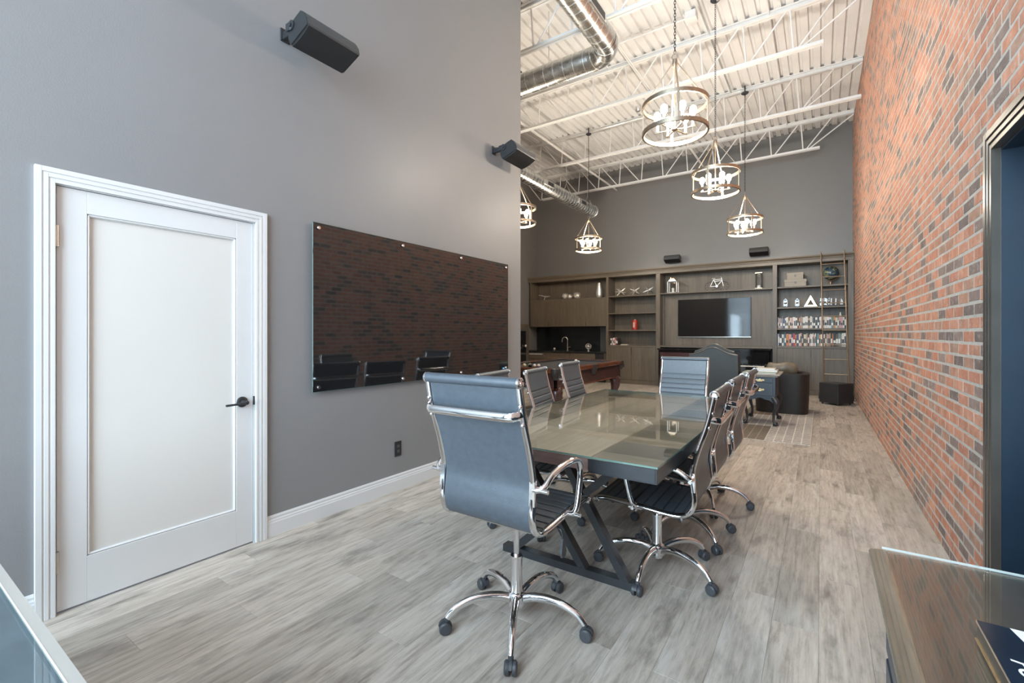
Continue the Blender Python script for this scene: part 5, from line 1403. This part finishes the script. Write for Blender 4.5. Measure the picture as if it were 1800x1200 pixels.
ot, it = [(-0.125,0.0),(0.125,0.0),(0.0,0.255)], [(-0.062,0.04),(0.062,0.04),(0.0,0.165)]
for i in range(3):
    j = (i+1)%3; MB().prism([ot[i],ot[j],it[j],it[i]], -0.03, 0.03, 'y').build('side', M['brass'] if i else M['dirtybrass'], o_)
# books
rb2 = random.Random(21)
PAL = [('white',(0.72,0.70,0.66)),('white',(0.78,0.76,0.72)),('cream',(0.62,0.56,0.44)),('black',(0.025,0.025,0.03)),('black',(0.04,0.035,0.035)),('orange',(0.58,0.24,0.08)),('red',(0.42,0.05,0.05)),('grey',(0.28,0.28,0.28)),('navy',(0.05,0.07,0.16)),('tan',(0.42,0.30,0.18)),('pink',(0.58,0.34,0.32)),('teal',(0.12,0.25,0.26)),('brown',(0.14,0.08,0.05))]
BMAT = {}
for i, (n, c) in enumerate(PAL): BMAT[i] = flatcol('spine_%s_%d' % (n, i), c)
ORD = ['first','second','third','fourth','fifth','sixth','seventh','eighth','ninth','tenth','eleventh','twelfth','thirteenth','fourteenth','fifteenth','sixteenth','seventeenth','eighteenth','nineteenth','twentieth'] 
TENS = {20:'twenty',30:'thirty',40:'forty',50:'fifty'}
def ordinal(n):
    if n <= 20: return ORD[n-1]
    if n % 10 == 0: return {30:'thirtieth',40:'fortieth',50:'fiftieth'}[n]
    return TENS[n//10*10]+'-'+ORD[n%10-1]
def book_row(x0, x1, z, hmin, hmax, where, group, seq=None):
    x = x0; k = 0
    while x < x1:
        w_ = rb2.choice((0.017,0.022,0.026,0.03,0.036,0.042)); 
        if x+w_ > x1: break
        i = seq[k % len(seq)] if seq else rb2.choice((0,0,0,1,1,1,2,3,3,4,5,5,6,7,8,9,10,11,12))
        h = hmin+rb2.random()*(hmax-hmin); d = 0.15+rb2.random()*0.04; k += 1
        b_ = thing('book', '%s-spined book, %s %s' % (PAL[i][0], ordinal(k), where), 'book', (x, 11.955+rb2.random()*0.012, z), 0, group)
        MB().box(0.0005, w_-0.0005, 0, d, 0, h, 0.0015).build('cover', BMAT[i], b_)
        MB().box(0.003, w_-0.003, 0.006, d+0.001, 0.003, h+0.0006).build('pages', M['ivory'], b_)
        if w_ > 0.02: MB().box(0.004, w_-0.004, -0.0006, 0.0004, h*0.25, h*0.25+h*(0.2+0.35*rb2.random())).build('spine_title', M['black'] if i in (0,1,2,5,9,10) else M['ivory'], b_)
        x += w_
book_row(-0.812, 0.455, 1.4575, 0.225, 0.265, 'from the upright on the upper book row', 'books on the upper row')
book_row(-0.812, 0.455, 1.0665, 0.25, 0.29, 'from the upright on the lower book row', 'books on the lower row')
book_row(-4.80, -4.55, 1.0325, 0.17, 0.20, 'from the bar upright on the open shelves', 'books on the open shelves', [0,6,1,0,10,6,3,4])
o_ = thing('tabletop_figurine', 'small cream figurine standing on top of the upper book row', 'figurine', (0.345, 12.02, 1.724)); MB().lathe([(0.022,0.0),(0.018,0.02),(0.013,0.05),(0.016,0.065),(0.0,0.08)], 12).build('body', M['ivory'], o_); MB().lathe([(0.026,0.0),(0.026,0.006)], 12).build('base', M['ivory'], o_)
o_ = thing('book', 'pale book lying flat on the open shelves beside the upright books', 'book', (-4.40, 12.0, 1.0325)); MB().box(-0.10, 0.10, -0.08, 0.08, 0.0, 0.022, 0.002).build('cover', BMAT[2], o_); MB().box(-0.097, 0.1005, -0.077, 0.0805, 0.004, 0.018).build('pages', M['ivory'], o_)
